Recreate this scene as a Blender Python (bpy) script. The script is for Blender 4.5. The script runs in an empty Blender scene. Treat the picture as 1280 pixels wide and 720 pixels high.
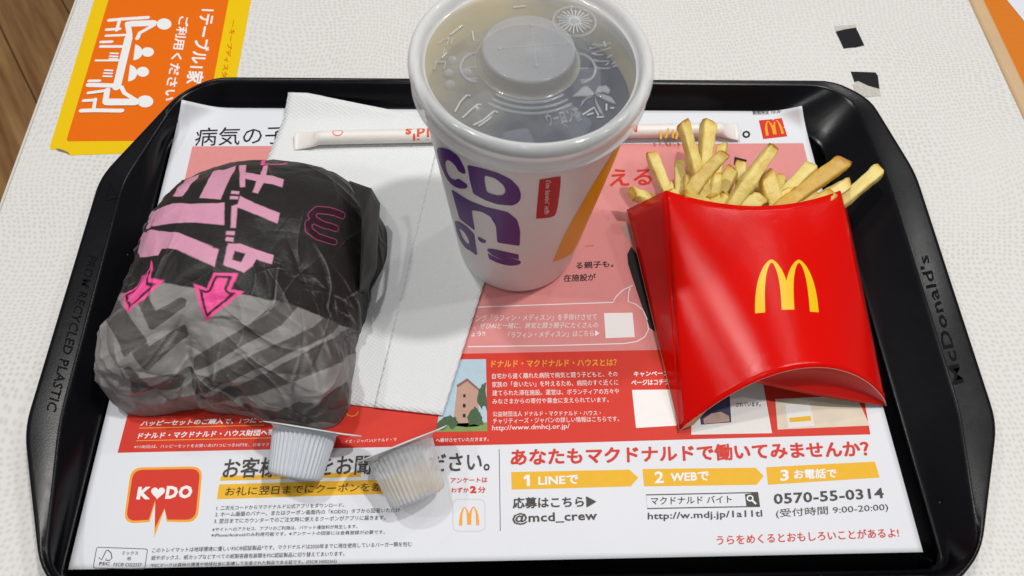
# A fast-food meal on a black tray, seen from the seat. All builder coordinates are millimetres
# (x right, y away from the seat, z up, z = 0 on the paper tray mat); S turns them into metres.
import bpy, bmesh, math, random
import numpy as np
from mathutils import Vector, Matrix
from mathutils.geometry import tessellate_polygon

S = 0.001
C = bpy.context.scene.collection
scene = bpy.context.scene
random.seed(7)

# ------------------------------------------------------------------ camera, world, lamps, exposure
cam_d = bpy.data.cameras.new('camera')
cam = bpy.data.objects.new('camera', cam_d)
C.objects.link(cam)
scene.camera = cam
cam_d.sensor_width = 36.0
cam_d.lens = 26.72
cam_d.clip_start = 0.01
cam_d.clip_end = 20.0
_R = Matrix(((0.998982, -0.025749, 0.037027), (0.00445, 0.873268, 0.48722), (-0.04488, -0.48656, 0.872494)))      # world -> camera rows
cam.matrix_world = Matrix.Translation(Vector((170.214, -56.078, 338.501)) * S) @ _R.transposed().to_4x4()
cam_d.dof.use_dof = True
cam_d.dof.focus_distance = 0.375
cam_d.dof.aperture_fstop = 17.0

w = bpy.data.worlds.new('World')
scene.world = w
w.use_nodes = True
w.node_tree.nodes['Background'].inputs[0].default_value = (0.93, 0.97, 1.0, 1)
w.node_tree.nodes['Background'].inputs[1].default_value = 0.16

def lamp(name, loc, power, size, col=(1, 0.98, 0.95), aim=(0.19, 0.13, 0)):
    d = bpy.data.lights.new(name, 'AREA')
    d.shape = 'DISK'
    d.size = size
    d.energy = power
    d.color = col
    o = bpy.data.objects.new(name, d)
    C.objects.link(o)
    o.location = loc
    o.rotation_euler = (Vector(aim) - Vector(loc)).to_track_quat('-Z', 'Y').to_euler()
    return o

# ceiling downlights of the restaurant, 1.7 m above the table
lamp('ceiling_lamp', (0.78, 0.24, 1.70), 13.5, 0.085)
lamp('ceiling_lamp', (-0.25, 0.52, 1.70), 8.0, 0.085)
lamp('ceiling_lamp', (0.95, 1.02, 1.70), 3.2, 0.09)
lamp('ceiling_lamp', (1.35, 0.15, 1.70), 4.0, 0.085)
lamp('ceiling_lamp', (-0.95, 0.06, 1.70), 4.6, 0.085)
lamp('ceiling_lamp', (0.10, -0.75, 1.75), 2.5, 0.10)

scene.view_settings.view_transform = 'Standard'
scene.view_settings.look = 'None'
scene.view_settings.exposure = 0.0
scene.view_settings.gamma = 1.0
scene.view_settings.use_curve_mapping = False
try:
    scene.cycles.use_denoising = True
    scene.cycles.max_bounces = 10
    scene.cycles.transparent_max_bounces = 16
    scene.cycles.caustics_reflective = False
    scene.cycles.caustics_refractive = False
    scene.cycles.sample_clamp_indirect = 6.0
except Exception:
    pass

# ------------------------------------------------------------------ helpers
def lin(h):
    h = h.lstrip('#')
    c = [int(h[i:i + 2], 16) / 255 for i in (0, 2, 4)]
    return tuple(v / 12.92 if v <= 0.04045 else ((v + 0.055) / 1.055) ** 2.4 for v in c) + (1,)

def new_mat(name):
    m = bpy.data.materials.new(name)
    m.use_nodes = True
    nt = m.node_tree
    return m, nt, nt.nodes['Principled BSDF']

def nd(nt, typ, **kw):
    n = nt.nodes.new(typ)
    for k, v in kw.items():
        if k.startswith('i_'):
            n.inputs[k[2:].replace('_', ' ')].default_value = v
        else:
            setattr(n, k, v)
    return n

def mth(nt, op, a, b=None, clamp=False):
    n = nt.nodes.new('ShaderNodeMath')
    n.operation = op
    n.use_clamp = clamp
    for i, v in enumerate((a, b)):
        if v is None:
            continue
        if hasattr(v, 'links'):
            nt.links.new(v, n.inputs[i])
        else:
            n.inputs[i].default_value = v
    return n.outputs[0]

def mixc(nt, fac, a, b):
    n = nt.nodes.new('ShaderNodeMix')
    n.data_type = 'RGBA'
    for sock, v in ((n.inputs[0], fac), (n.inputs[6], a), (n.inputs[7], b)):
        if hasattr(v, 'links'):
            nt.links.new(v, sock)
        else:
            sock.default_value = v
    return n.outputs[2]

def noise(nt, scale, detail=3, rough=0.55, vec=None):
    n = nt.nodes.new('ShaderNodeTexNoise')
    n.inputs['Scale'].default_value = scale
    n.inputs['Detail'].default_value = detail
    n.inputs['Roughness'].default_value = rough
    if vec is None:
        tc = nt.nodes.new('ShaderNodeTexCoord')
        vec = tc.outputs['Object']
    nt.links.new(vec, n.inputs['Vector'])
    return n.outputs['Fac']

def bump(nt, bsdf, height, strength, dist=0.0005):
    b = nt.nodes.new('ShaderNodeBump')
    b.inputs['Strength'].default_value = strength
    b.inputs['Distance'].default_value = dist
    nt.links.new(height, b.inputs['Height'])
    nt.links.new(b.outputs[0], bsdf.inputs['Normal'])
    return b

def simple(name, col, rough=0.5, var=0.06, nscale=300.0, bstr=0.0, bdist=0.0002, spec=0.22, bscale=None):
    """one colour with slight uneven printing or moulding"""
    m, nt, b = new_mat(name)
    col = lin(col) if isinstance(col, str) else tuple(col) + (1,)
    f = noise(nt, nscale, 4)
    lo = tuple(c * (1 - var) for c in col[:3]) + (1,)
    hi = tuple(min(1, c * (1 + var)) for c in col[:3]) + (1,)
    nt.links.new(mixc(nt, f, lo, hi), b.inputs['Base Color'])
    b.inputs['Roughness'].default_value = rough
    b.inputs['Specular IOR Level'].default_value = spec
    if bstr:
        bump(nt, b, noise(nt, bscale or nscale * 3, 2), bstr, bdist)
    return m

def wloc(o):
    v = Vector((0, 0, 0))
    while o is not None:
        v += o.location
        o = o.parent
    return v

def tag(o, label, cat, group=None, kind=None):
    o['label'] = label
    o['category'] = cat
    if group:
        o['group'] = group
    if kind:
        o['kind'] = kind
    return o

def thing(name, loc, label, cat, group=None):
    o = bpy.data.objects.new(name, None)
    o.empty_display_size = 0.02
    C.objects.link(o)
    o.location = Vector(loc) * S
    return tag(o, label, cat, group)

def mesh_obj(name, verts, faces, mat, parent=None, smooth=False, attrs=None):
    """verts in world millimetres; returns one linked mesh object, child of parent when given"""
    v = np.asarray(verts, float) * S
    if parent is not None:
        v = v - np.array(wloc(parent))
        origin = None
    else:
        origin = np.array([v[:, 0].mean(), v[:, 1].mean(), v[:, 2].min()])
        v = v - origin
    me = bpy.data.meshes.new(name)
    me.from_pydata(v.tolist(), [], [tuple(int(i) for i in f) for f in faces])
    if smooth:
        me.polygons.foreach_set('use_smooth', [True] * len(me.polygons))
    if attrs:
        for k, a in attrs.items():
            at = me.attributes.new(k, 'FLOAT', 'POINT')
            at.data.foreach_set('value', np.asarray(a, np.float32))
    me.materials.append(mat)
    me.update()
    o = bpy.data.objects.new(name, me)
    C.objects.link(o)
    if parent is not None:
        o.parent = parent
    else:
        o.location = origin
    return o

def solid(o, t, offset=-1.0):
    md = o.modifiers.new('thickness', 'SOLIDIFY')
    md.thickness = t * S
    md.offset = offset
    return o

def grid_faces(nu, nv, wrap_v=False):
    f = []
    mv = nv if wrap_v else nv - 1
    for i in range(nu - 1):
        for j in range(mv):
            k = (j + 1) % nv
            f.append((i * nv + j, (i + 1) * nv + j, (i + 1) * nv + k, i * nv + k))
    return f

def sheet(name, fn, nu, nv, mat, parent=None, thick=0.3, smooth=True, offset=-1.0):
    vs = [fn(i / (nu - 1), j / (nv - 1)) for i in range(nu) for j in range(nv)]
    o = mesh_obj(name, vs, grid_faces(nu, nv), mat, parent, smooth)
    if thick:
        solid(o, thick, offset)
    return o

def lathe(name, prof, mat, parent, centre, n=96, axis=None, smooth=True, rmod=None, close=False):
    """profile [(radius, height)] turned about the axis through centre"""
    vs = []
    if axis is None:
        M = Matrix.Identity(3)
    else:
        M = Vector((0, 0, 1)).rotation_difference(Vector(axis)).to_matrix()
    for (r, h) in prof:
        for j in range(n):
            a = 2 * math.pi * j / n
            rr = r + (rmod(a, h) if rmod else 0)
            p = M @ Vector((rr * math.cos(a), rr * math.sin(a), h)) + Vector(centre)
            vs.append(p[:])
    fs = [f[::-1] for f in grid_faces(len(prof), n, True)]
    if close:
        fs.append(tuple(range(n))[::-1])
        k = (len(prof) - 1) * n
        fs.append(tuple(k + j for j in range(n)))
    return mesh_obj(name, vs, fs, mat, parent, smooth)

def poly_mesh(pts, holes=()):
    """tessellated flat polygon -> verts 2d, tris"""
    loops = [[Vector((p[0], p[1], 0)) for p in pts]] + [[Vector((p[0], p[1], 0)) for p in h] for h in holes]
    tris = tessellate_polygon(loops)
    v = [(p.x, p.y) for l in loops for p in l]
    out = []
    for a, b, c in tris:
        (x1, y1), (x2, y2), (x3, y3) = v[a], v[b], v[c]
        ar = (x2 - x1) * (y3 - y1) - (x3 - x1) * (y2 - y1)
        if abs(ar) > 1e-9:
            out.append((a, b, c) if ar > 0 else (a, c, b))
    return v, out

def stroke_poly(pts, w, closed=False):
    """outline polygon (quads) of a line of width w"""
    P = [np.array(p, float) for p in pts]
    n = len(P)
    L, Rr = [], []
    for i in range(n):
        a = P[i - 1] if (i > 0 or closed) else P[i]
        b = P[(i + 1) % n] if (i < n - 1 or closed) else P[i]
        d = (b - a) / (np.hypot(*(b - a)) + 1e-9)
        nrm = np.array([-d[1], d[0]])
        L.append(P[i] + nrm * w / 2)
        Rr.append(P[i] - nrm * w / 2)
    v = [tuple(p) for p in L + Rr]
    f = []
    for i in range(n if closed else n - 1):
        k = (i + 1) % n
        f.append((n + i, n + k, k, i))
    return v, f

def dice(v, f, su, sv=None):
    """cut a flat 2d mesh along a grid so that it can follow a curved surface"""
    bm = bmesh.new()
    bv = [bm.verts.new((p[0], p[1], 0)) for p in v]
    for q in f:
        try:
            bm.faces.new([bv[i] for i in q])
        except ValueError:
            pass
    xs = [p[0] for p in v]
    ys = [p[1] for p in v]
    for axis, step, lo, hi in ((0, su, min(xs), max(xs)), (1, sv, min(ys), max(ys))):
        if not step:
            continue
        k = math.floor(lo / step) + 1
        while k * step < hi:
            co = (k * step, 0, 0) if axis == 0 else (0, k * step, 0)
            no = (1, 0, 0) if axis == 0 else (0, 1, 0)
            bmesh.ops.bisect_plane(bm, geom=bm.verts[:] + bm.edges[:] + bm.faces[:], plane_co=co, plane_no=no)
            k += 1
    bm.verts.ensure_lookup_table()
    bm.verts.index_update()
    rv = [(p.co.x, p.co.y) for p in bm.verts]
    rf = [tuple(p.index for p in q.verts) for q in bm.faces]
    bm.free()
    return rv, rf

_text = {}
def text2d(body, bold=0.0, res=2):
    """lettering as a flat mesh scaled to the unit box"""
    key = (body, bold)
    if key in _text:
        return _text[key]
    cu = bpy.data.curves.new('lettering', 'FONT')
    cu.body = body
    cu.resolution_u = res
    latin = all(ord(ch) < 256 for ch in body)
    if latin:
        cu.offset = bold
        cu.space_character = 1.0 + bold * 2.5
    o = bpy.data.objects.new('lettering', cu)
    C.objects.link(o)
    me = bpy.data.meshes.new_from_object(o.evaluated_get(bpy.context.evaluated_depsgraph_get()))
    v = np.zeros(len(me.vertices) * 3)
    me.vertices.foreach_get('co', v)
    v = v.reshape(-1, 3)[:, :2]
    f = [tuple(p.vertices) for p in me.polygons]
    lo, hi = v.min(0), v.max(0)
    if bold >= .01 and not latin:
        # heavier weight: the outline printed again at small shifts
        n = len(v)
        b = bold * .72
        sh = [(-b, -b), (b, -b), (b, b), (-b, b)] + ([(0, 0)] if bold > .03 else [])
        f = [tuple(i + k * n for i in q) for k in range(len(sh)) for q in f]
        v = np.concatenate([v + np.array(s_) for s_ in sh])
        lo, hi = v.min(0), v.max(0)
    v = (v - lo) / (hi - lo)
    bpy.data.objects.remove(o)
    bpy.data.meshes.remove(me)
    bpy.data.curves.remove(cu)
    _text[key] = (v, f)
    return v, f

def text_at(entry, res=2):
    """(text, x, y, wx, wy, hx, hy, ...) -> 2d verts placed on a plane, faces"""
    s, x, y, wx, wy, hx, hy = entry[:7]
    v, f = text2d(s, entry[8] if len(entry) > 8 else 0.0, res)
    p = np.array([x, y]) + v[:, :1] * np.array([wx, wy]) + v[:, 1:2] * np.array([hx, hy])
    if wx * hy - wy * hx < 0:
        f = [q[::-1] for q in f]
    return p.tolist(), f

def lifted(vs):
    # overprinted copies sit a few microns above one another
    n = max(1, len(vs) - 1)
    return [(p[0], p[1], p[2] + .04 * i / n) for i, p in enumerate(vs)]

def arch_shape(n=14):
    """two golden arches in the unit box"""
    def half(v, a, top, p=2.4):
        return a * max(0.0, 1 - (v / top) ** p) ** 0.62
    up = [i / n for i in range(n + 1)]
    up = [1 - (1 - u) ** 1.8 for u in up]
    A, B = 0.275, 0.725
    o, i_ = 0.275, 0.125
    pts = []
    for v in up:
        pts.append((A - half(v, o, 1.0), v))
    for v in up[::-1]:
        x = A + half(v, o, 1.0)
        if x < 0.5:
            pts.append((x, v))
    for v in up:
        x = B - half(v, o, 1.0)
        if x > 0.5:
            pts.append((x, v))
    for v in up[::-1]:
        pts.append((B + half(v, o, 1.0), v))
    for v in up:
        pts.append((B + half(v, i_, 1.0, 3.0), v * .94))
    for v in up[-2::-1]:
        pts.append((B - half(v, i_, 1.0, 3.0), max(.03, v * .94)))
    for v in up:
        pts.append((A + half(v, i_, 1.0, 3.0), max(.03, v * .94)))
    for v in up[-2::-1]:
        pts.append((A - half(v, i_, 1.0, 3.0), v * .94))
    q = []
    for p in pts:
        if not q or abs(p[0] - q[-1][0]) + abs(p[1] - q[-1][1]) > 1e-4:
            q.append(p)
    return q

def affine(pts, x, y, wx, wy, hx, hy):
    return [(x + u * wx + v * hx, y + u * wy + v * hy) for u, v in pts]

def chaikin(P, n=2):
    P = [np.array(p, float) for p in P]
    for _ in range(n):
        q = []
        for i in range(len(P)):
            a, b = P[i], P[(i + 1) % len(P)]
            q += [a * .75 + b * .25, a * .25 + b * .75]
        P = q
    return [tuple(p) for p in P]

# smooth lattice noise for shaping surfaces
_rng = np.random.RandomState(5)
_lat = _rng.rand(64, 64) * 2 - 1
def vnoise(x, y):
    x = np.asarray(x, float)
    y = np.asarray(y, float)
    xi = np.floor(x).astype(int)
    yi = np.floor(y).astype(int)
    fx, fy = x - xi, y - yi
    fx = fx * fx * (3 - 2 * fx)
    fy = fy * fy * (3 - 2 * fy)
    g = lambda a, b: _lat[a % 64, b % 64]
    return ((g(xi, yi) * (1 - fx) + g(xi + 1, yi) * fx) * (1 - fy) + (g(xi, yi + 1) * (1 - fx) + g(xi + 1, yi + 1) * fx) * fy)

def sd_poly(P, pts):
    """signed distance of points P (n,2) to a polygon, negative inside"""
    V = np.asarray(pts, float)
    d = np.full(len(P), 1e9)
    ins = np.zeros(len(P), bool)
    for i in range(len(V)):
        a, b = V[i - 1], V[i]
        e = b - a
        wv = P - a
        t = np.clip((wv @ e) / (e @ e + 1e-12), 0, 1)
        dd = wv - t[:, None] * e
        d = np.minimum(d, (dd * dd).sum(1))
        c = ((a[1] > P[:, 1]) != (b[1] > P[:, 1])) & (P[:, 0] < (b[0] - a[0]) * (P[:, 1] - a[1]) / (b[1] - a[1] + 1e-12) + a[0])
        ins ^= c
    d = np.sqrt(d)
    return np.where(ins, -d, d)

def d_line(P, pts):
    V = np.asarray(pts, float)
    d = np.full(len(P), 1e9)
    for i in range(1, len(V)):
        a, b = V[i - 1], V[i]
        e = b - a
        wv = P - a
        t = np.clip((wv @ e) / (e @ e + 1e-12), 0, 1)
        dd = wv - t[:, None] * e
        d = np.minimum(d, (dd * dd).sum(1))
    return np.sqrt(d)

# ------------------------------------------------------------------ measured layout, millimetres
MAT_TEXT = [
    ('病気の子', 12.31, 224.27, 50.12, 1.96, -0.95, 13.11, 'ink', 0.0),
    ('える', 243.5, 196.98, 23.88, 0.96, 1.5, 11.71, 'red', 0.02),
    ('。', 324.42, 231.74, 4.79, 0.32, 0.7, 5.39, 'ink', 0.012),
    ('期間限定 10/28-', 333.48, 248.89, 17.56, 0.89, 0.02, 3.21, 'ink', 0.0),
    ('る親子も。', 221.18, 143.67, 19.79, 1.18, 0.27, 4.11, 'ink', 0.012),
    ('在施設が', 214.06, 136.06, 16.61, 0.66, 0.66, 4.27, 'ink', 0.01),
    ('ング「ラフィン・メディスン」を手掛けさせて', 169.22, 113.69, 60.47, 0.46, 0.41, 3.56, 'white', 0.0),
    ('、ぜひAIと一緒に、病気と闘う親子にたくさんの', 168.02, 109.51, 61.72, 0.18, 0.8, 3.29, 'white', 0.0),
    ('ょう!!', 166.84, 105.38, 6.69, 0.38, 0.2, 2.61, 'white', 0.02),
    ('「ラフィン・メディスン」はこちら▶', 184.93, 104.37, 45.23, 0.7, 0.48, 3.48, 'white', 0.0),
    ('ドナルド・マクドナルド・ハウスとは？', 176.47, 88.92, 60.99, 0.2, 0.24, 3.77, 'orange', 0.03),
    ('自宅から遠く離れた病院で病気と闘う子どもと、その', 176.78, 82.92, 60.54, 0.57, 0.04, 2.89, 'white', 0.0),
    ('家族の「会いたい」を叶えるため、病院のすぐ近くに', 176.72, 78.63, 60.58, 0.53, 0.04, 2.93, 'white', 0.0),
    ('建てられた滞在施設。運営は、ボランティアの方々や', 176.85, 74.39, 60.4, 0.29, 0.04, 2.82, 'white', 0.0),
    ('みなさまからの寄付や募金に支えられています。', 176.8, 70.28, 55.11, 0.25, 0.04, 2.71, 'white', 0.0),
    ('公益財団法人 ドナルド・マクドナルド・ハウス・', 176.91, 64.1, 50.66, -0.06, 0.03, 2.54, 'white', 0.0),
    ('チャリティーズ・ジャパンの詳しい情報はこちらです。', 176.86, 60.61, 59.1, 0.38, 0.04, 2.71, 'white', 0.0),
    ('http://www.dmhcj.or.jp/', 176.44, 56.77, 36.0, 0.48, 0.15, 3.07, 'white', 0.0),
    ('キャンペーン', 245.08, 83.39, 17.17, 0.2, 0.28, 2.7, 'white', 0.03),
    ('ページはコチラ', 243.45, 78.87, 18.22, 0.18, 0.3, 2.88, 'white', 0.03),
    ('ハッピーセットのご購入で、1つにつき', 16.54, 61.41, 58.34, 0.99, 0.7, 2.65, 'white', 0.035),
    ('ドナルド・マクドナルド・ハウス財団へ寄付', 16.73, 55.41, 63.93, 1.04, 0.26, 2.98, 'white', 0.035),
    ('※11/8(日)は、ハッピーセットをお買いあげ1つにつき50円を、日本マク', 16.11, 50.81, 59.49, 0.3, -0.0, 1.84, 'white', 0),
    ('イズ・ジャパン(ドナルド・マ', 109.51, 51.98, 23.44, 0.83, -0.15, 1.87, 'white', 0),
    ('へ寄付させていただきます。', 150.79, 52.19, 24.12, 0.23, -0.04, 1.89, 'white', 0.01),
    ('お客様の声をお聞かせください。', 56.88, 36.87, 118.24, 1.66, 0.32, 9.15, 'grey', 0.02),
    ('お礼に翌日までにクーポンを差し上げます', 59.44, 29.29, 92.19, 1.54, 0.1, 3.83, 'ink', 0),
    ('1. 二次元コードからマクドナルド公式アプリをダウンロード。', 56.81, 23.16, 54.64, 0.47, -0.06, 1.88, 'grey', 0.0),
    ('2. ホーム画面のバナー、またはクーポン画面内の「KODO」タブから回答いただけ', 56.73, 20.44, 79.13, 0.54, -0.09, 2.03, 'grey', 0.0),
    ('3. 翌日までにカウンターでのご注文時に使えるクーポンがアプリに届きます。', 56.68, 17.59, 73.11, 0.32, 0.01, 2.01, 'grey', 0.0),
    ('※サイトへのアクセス、アプリのご利用は、パケット通信料が発生します。', 56.55, 14.26, 61.45, 0.24, -0.1, 1.66, 'grey', 0),
    ('※iPhone/Androidのみ利用可能です。※アンケートの回答には会員登録が必要です。', 56.42, 11.95, 73.36, -0.01, 0.07, 1.65, 'grey', 0),
    ('このトレイマットは地球環境に優しいFSC®認証製品*です。マクドナルドは2020年までに現在使用しているバーガー類を包む', 32.91, 6.04, 108.54, 0.54, -0.05, 1.94, 'grey', 0.0),
    ('紙やボックス、紙カップなどすべての紙製容器包装類をFSC認証製品に切り替えてまいります。', 33.18, 2.99, 80.09, 0.21, -0.05, 1.92, 'grey', 0.0),
    ('*FSCマークは森林の環境や地域社会に配慮して生産された製品である証です。(FSC® N002365)', 33.29, -0.03, 77.06, 0.22, -0.03, 1.81, 'grey', 0.0),
    ('FSC', 12.27, 1.5, 4.27, -0.15, -0.03, 1.27, 'grey', 0.02),
    ('FSC® C022337', 18.24, 1.0, 11.5, -0.39, -0.05, 1.4, 'grey', 0),
    ('ミックス', 20.69, 5.48, 6.62, -0.22, 0.02, 1.45, 'grey', 0),
    ('紙', 23.32, 3.19, 1.65, -0.06, -0.16, 1.5, 'grey', 0),
    ('K', 21.85, 28.36, 5.88, 0.0, -0.17, 5.44, 'white', 0.05),
    ('DO', 34.11, 28.33, 11.24, 0.16, -0.23, 5.73, 'white', 0.05),
    ('アンケートは', 157.61, 33.4, 16.38, 0.1, 0.15, 2.33, 'red', 0.02),
    ('わずか', 158.02, 29.14, 7.78, -0.13, -0.03, 2.3, 'red', 0.02),
    ('2', 166.33, 28.83, 2.83, -0.05, -0.0, 3.19, 'red', 0.06),
    ('分', 169.87, 28.94, 3.37, -0.06, 0.01, 2.66, 'red', 0.02),
    ('あなたもマクドナルドで働いてみませんか？', 184.54, 40.75, 166.56, 1.68, 0.56, 7.76, 'red', 0.035),
    ('LINEで', 196.73, 31.7, 18.09, 0.42, 0.18, 4.13, 'white', 0.04),
    ('2', 249.11, 31.72, 4.19, 0.11, 0.64, 5.43, 'white', 0.03),
    ('WEBで', 256.44, 32.32, 17.54, 0.32, 0.53, 4.17, 'white', 0.04),
    ('3', 306.47, 31.76, 4.09, 0.19, 1.03, 5.17, 'white', 0.03),
    ('お電話で', 312.9, 32.53, 19.87, 0.27, 0.93, 4.49, 'white', 0.04),
    ('応募はこちら▶', 185.12, 21.69, 36.96, 0.05, 0.13, 4.88, 'grey', 0.03),
    ('@mcd_crew', 184.73, 14.66, 37.25, 0.52, 0.13, 5.13, 'grey', 0.02),
    ('マクドナルド バイト', 246.43, 22.35, 36.36, 0.16, 0.39, 3.34, 'ink', 0.0),
    ('http://w.mdj.jp/1a11tl', 244.17, 15.11, 51.15, 0.31, 0.43, 3.79, 'grey', 0.014),
    ('0570-55-0314', 301.71, 21.51, 50.72, 1.91, 0.55, 4.71, 'grey', 0.02),
    ('(受付時間 9:00-20:00)', 301.4, 15.27, 51.42, 2.06, 0.64, 4.16, 'grey', 0.0),
    ('うらをめくるとおもしろいことがあるよ!', 273.21, 4.58, 81.52, 1.84, 0.46, 4.02, 'red', 0.01),
    ('されています。', 292.36, 67.29, 11.85, 0.32, 0.22, 2.2, 'ink', 0.01),
]

MAT_AREA = [
    ('pink_panel', 'pink', 1, [(11.21, 224.26), (359.74, 228.36), (357.58, 96.7), (256.06, 97.43), (164.9, 96.4), (10.67, 94.76)]),
    ('red_band', 'red', 1, [(10.67, 94.76), (164.9, 96.4), (256.06, 97.43), (357.58, 96.7), (353.88, 53.09), (185.52, 50.76), (9.26, 49.26)]),
    ('photo_sky', 'sky', 2, [(155.64, 93.31), (174.0, 93.35), (174.23, 57.18), (150.68, 57.11)]),
    ('photo_lawn', 'lawn', 3, [(151.33, 60.94), (174.2, 61.42), (174.23, 57.18), (150.68, 57.11)]),
    ('photo_house', 'house', 3, [(158.35, 60.08), (160.38, 80.64), (164.94, 82.84), (170.26, 77.69), (170.36, 59.54), (164.27, 59.23)]),
    ('photo_roof', 'roof', 4, [(159.82, 79.83), (164.93, 83.45), (171.02, 77.68), (170.63, 76.88), (164.94, 82.02), (160.4, 78.81)]),
    ('photo_window', 'ink', 4, [(162.91, 70.57), (164.22, 70.55), (164.23, 68.77), (162.92, 68.79)]),
    ('photo_window', 'ink', 4, [(162.94, 65.64), (164.24, 65.63), (164.25, 63.87), (162.95, 63.89)]),
    ('photo_window', 'ink', 4, [(163.07, 75.35), (164.2, 75.34), (164.21, 73.74), (163.08, 73.75)]),
    ('photo_tree', 'leaf', 5, [(165.74, 59.98), (165.36, 64.25), (166.85, 67.36), (168.35, 69.31), (170.21, 67.71), (171.69, 64.56), (172.41, 60.67), (170.92, 59.53), (168.7, 60.33)]),
    ('photo_tree', 'leaf', 5, [(171.71, 67.3), (169.86, 72.07), (170.63, 77.28), (172.17, 80.1), (173.93, 81.31), (174.14, 66.88), (172.85, 69.65)]),
    ('photo_tree', 'leaf', 5, [(151.03, 57.87), (151.67, 62.09), (154.59, 64.38), (157.18, 65.13), (159.8, 63.54), (160.93, 61.2), (158.38, 58.16), (156.13, 60.49), (153.97, 57.83)]),
    ('qr_patch', 'white', 2, [(233.65, 117.94), (248.09, 118.08), (247.88, 104.47), (233.26, 104.03)]),
    ('qr_patch', 'white', 2, [(243.6, 76.63), (262.12, 76.59), (262.84, 58.64), (243.53, 57.76)]),
    ('dark_hair', 'ink', 2, [(248.91, 152.68), (251.55, 157.66), (254.01, 152.68), (256.75, 139.03), (258.17, 129.55), (259.02, 115.74), (260.96, 105.01), (255.86, 109.48), (252.7, 124.92), (250.05, 139.05), (248.74, 146.78)]),
    ('sleeve_shape', 'skin', 3, [(247.21, 170.36), (251.71, 171.93), (252.81, 165.75), (251.27, 159.16), (248.87, 165.24)]),
    ('dark_hair', 'ink', 2, [(317.42, 218.22), (324.46, 215.94), (320.22, 210.2), (315.99, 212.47)]),
    ('dark_hair', 'ink', 2, [(326.36, 203.42), (329.99, 205.69), (331.25, 197.84), (326.58, 192.32), (324.42, 197.83)]),
    ('white_card', 'card', 2, [(273.48, 80.14), (307.59, 80.56), (307.17, 54.3), (269.0, 54.1)]),
    ('card_photo', 'blue', 3, [(274.61, 71.95), (290.3, 73.36), (288.79, 59.82), (274.21, 58.86)]),
    ('card_face', 'skin', 4, [(275.76, 61.57), (279.98, 64.27), (284.68, 65.0), (288.18, 62.97), (288.1, 60.22), (275.78, 59.22)]),
    ('pale_card', 'sand', 2, [(312.0, 71.06), (351.89, 72.65), (354.61, 57.38), (310.17, 56.0)]),
    ('phone_body', 'card', 3, [(316.08, 68.18), (328.36, 69.24), (328.11, 57.71), (315.27, 56.71)]),
    ('phone_bar', 'yellow', 4, [(316.66, 61.6), (327.24, 62.45), (327.1, 60.08), (316.6, 59.43)]),
    ('highlight_strip', 'yellow', 1, [(56.51, 38.12), (117.99, 39.03), (117.78, 36.87), (56.32, 35.99)]),
    ('yellow_bar', 'yellow', 1, [(56.23, 34.41), (154.01, 35.79), (153.07, 29.57), (56.22, 27.96)]),
    ('arrow_banner', 'yellow', 1, [(184.83, 38.01), (238.36, 38.26), (242.16, 34.55), (238.31, 30.65), (184.81, 30.11)]),
    ('arrow_banner', 'yellow', 1, [(244.41, 38.42), (296.44, 38.18), (299.45, 34.32), (295.56, 30.39), (244.26, 30.55)]),
    ('arrow_banner', 'yellow', 1, [(301.28, 38.33), (352.58, 40.16), (352.88, 32.75), (300.68, 30.3)]),
    ('numeral_one', 'white', 2, [(191.71, 36.6), (193.15, 36.62), (193.03, 31.55), (191.6, 31.5), (191.68, 34.94), (190.34, 34.46), (190.34, 35.54)]),
    ('search_button', 'grey', 1, [(289.35, 26.3), (295.51, 26.94), (295.24, 20.78), (289.09, 20.75)]),
    ('logo_square', 'red', 2, [(336.56, 245.28), (350.79, 246.8), (351.29, 233.38), (336.62, 231.21)]),
    ('speech_bubble', 'gold', 1, [(17.05, 37.53), (17.1, 39.3), (17.57, 40.68), (18.46, 41.68), (19.78, 42.27), (21.51, 42.48), (42.9, 42.52), (44.67, 42.33), (46.08, 41.73), (47.14, 40.73), (47.83, 39.34), (48.16, 37.55), (49.28, 23.09), (49.22, 21.39), (48.75, 20.07), (47.88, 19.13), (46.6, 18.57), (44.92, 18.39), (36.6, 18.78), (34.67, 24.04), (32.68, 12.22), (30.11, 27.02), (29.39, 18.74), (23.25, 18.42), (21.55, 18.61), (20.19, 19.17), (19.18, 20.1), (18.52, 21.41), (18.19, 23.1)]),
    ('speech_bubble', 'red', 2, [(18.13, 37.16), (18.19, 38.67), (18.61, 39.85), (19.38, 40.7), (20.51, 41.21), (21.99, 41.39), (42.73, 41.46), (44.25, 41.29), (45.46, 40.78), (46.36, 39.93), (46.95, 38.74), (47.23, 37.21), (48.24, 23.45), (48.18, 21.99), (47.78, 20.86), (47.03, 20.05), (45.93, 19.57), (44.49, 19.41), (36.78, 19.61), (34.58, 24.55), (32.19, 16.03), (29.96, 28.22), (28.87, 19.67), (23.38, 19.42), (21.92, 19.58), (20.76, 20.06), (19.9, 20.85), (19.34, 21.97), (19.08, 23.42)]),
    ('heart', 'white', 3, [(30.41, 32.15), (30.43, 32.33), (30.6, 32.76), (31.04, 33.2), (31.72, 33.39), (32.49, 33.2), (33.11, 32.66), (33.38, 31.92), (33.22, 31.14), (32.69, 30.43), (32.0, 29.78), (31.35, 29.18), (30.92, 28.66), (30.74, 28.29), (30.72, 28.15), (30.68, 28.29), (30.44, 28.67), (29.92, 29.2), (29.18, 29.82), (28.38, 30.5), (27.75, 31.23), (27.47, 32.01), (27.62, 32.75), (28.16, 33.27), (28.89, 33.44), (29.61, 33.23), (30.12, 32.77), (30.36, 32.33)]),
]

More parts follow.
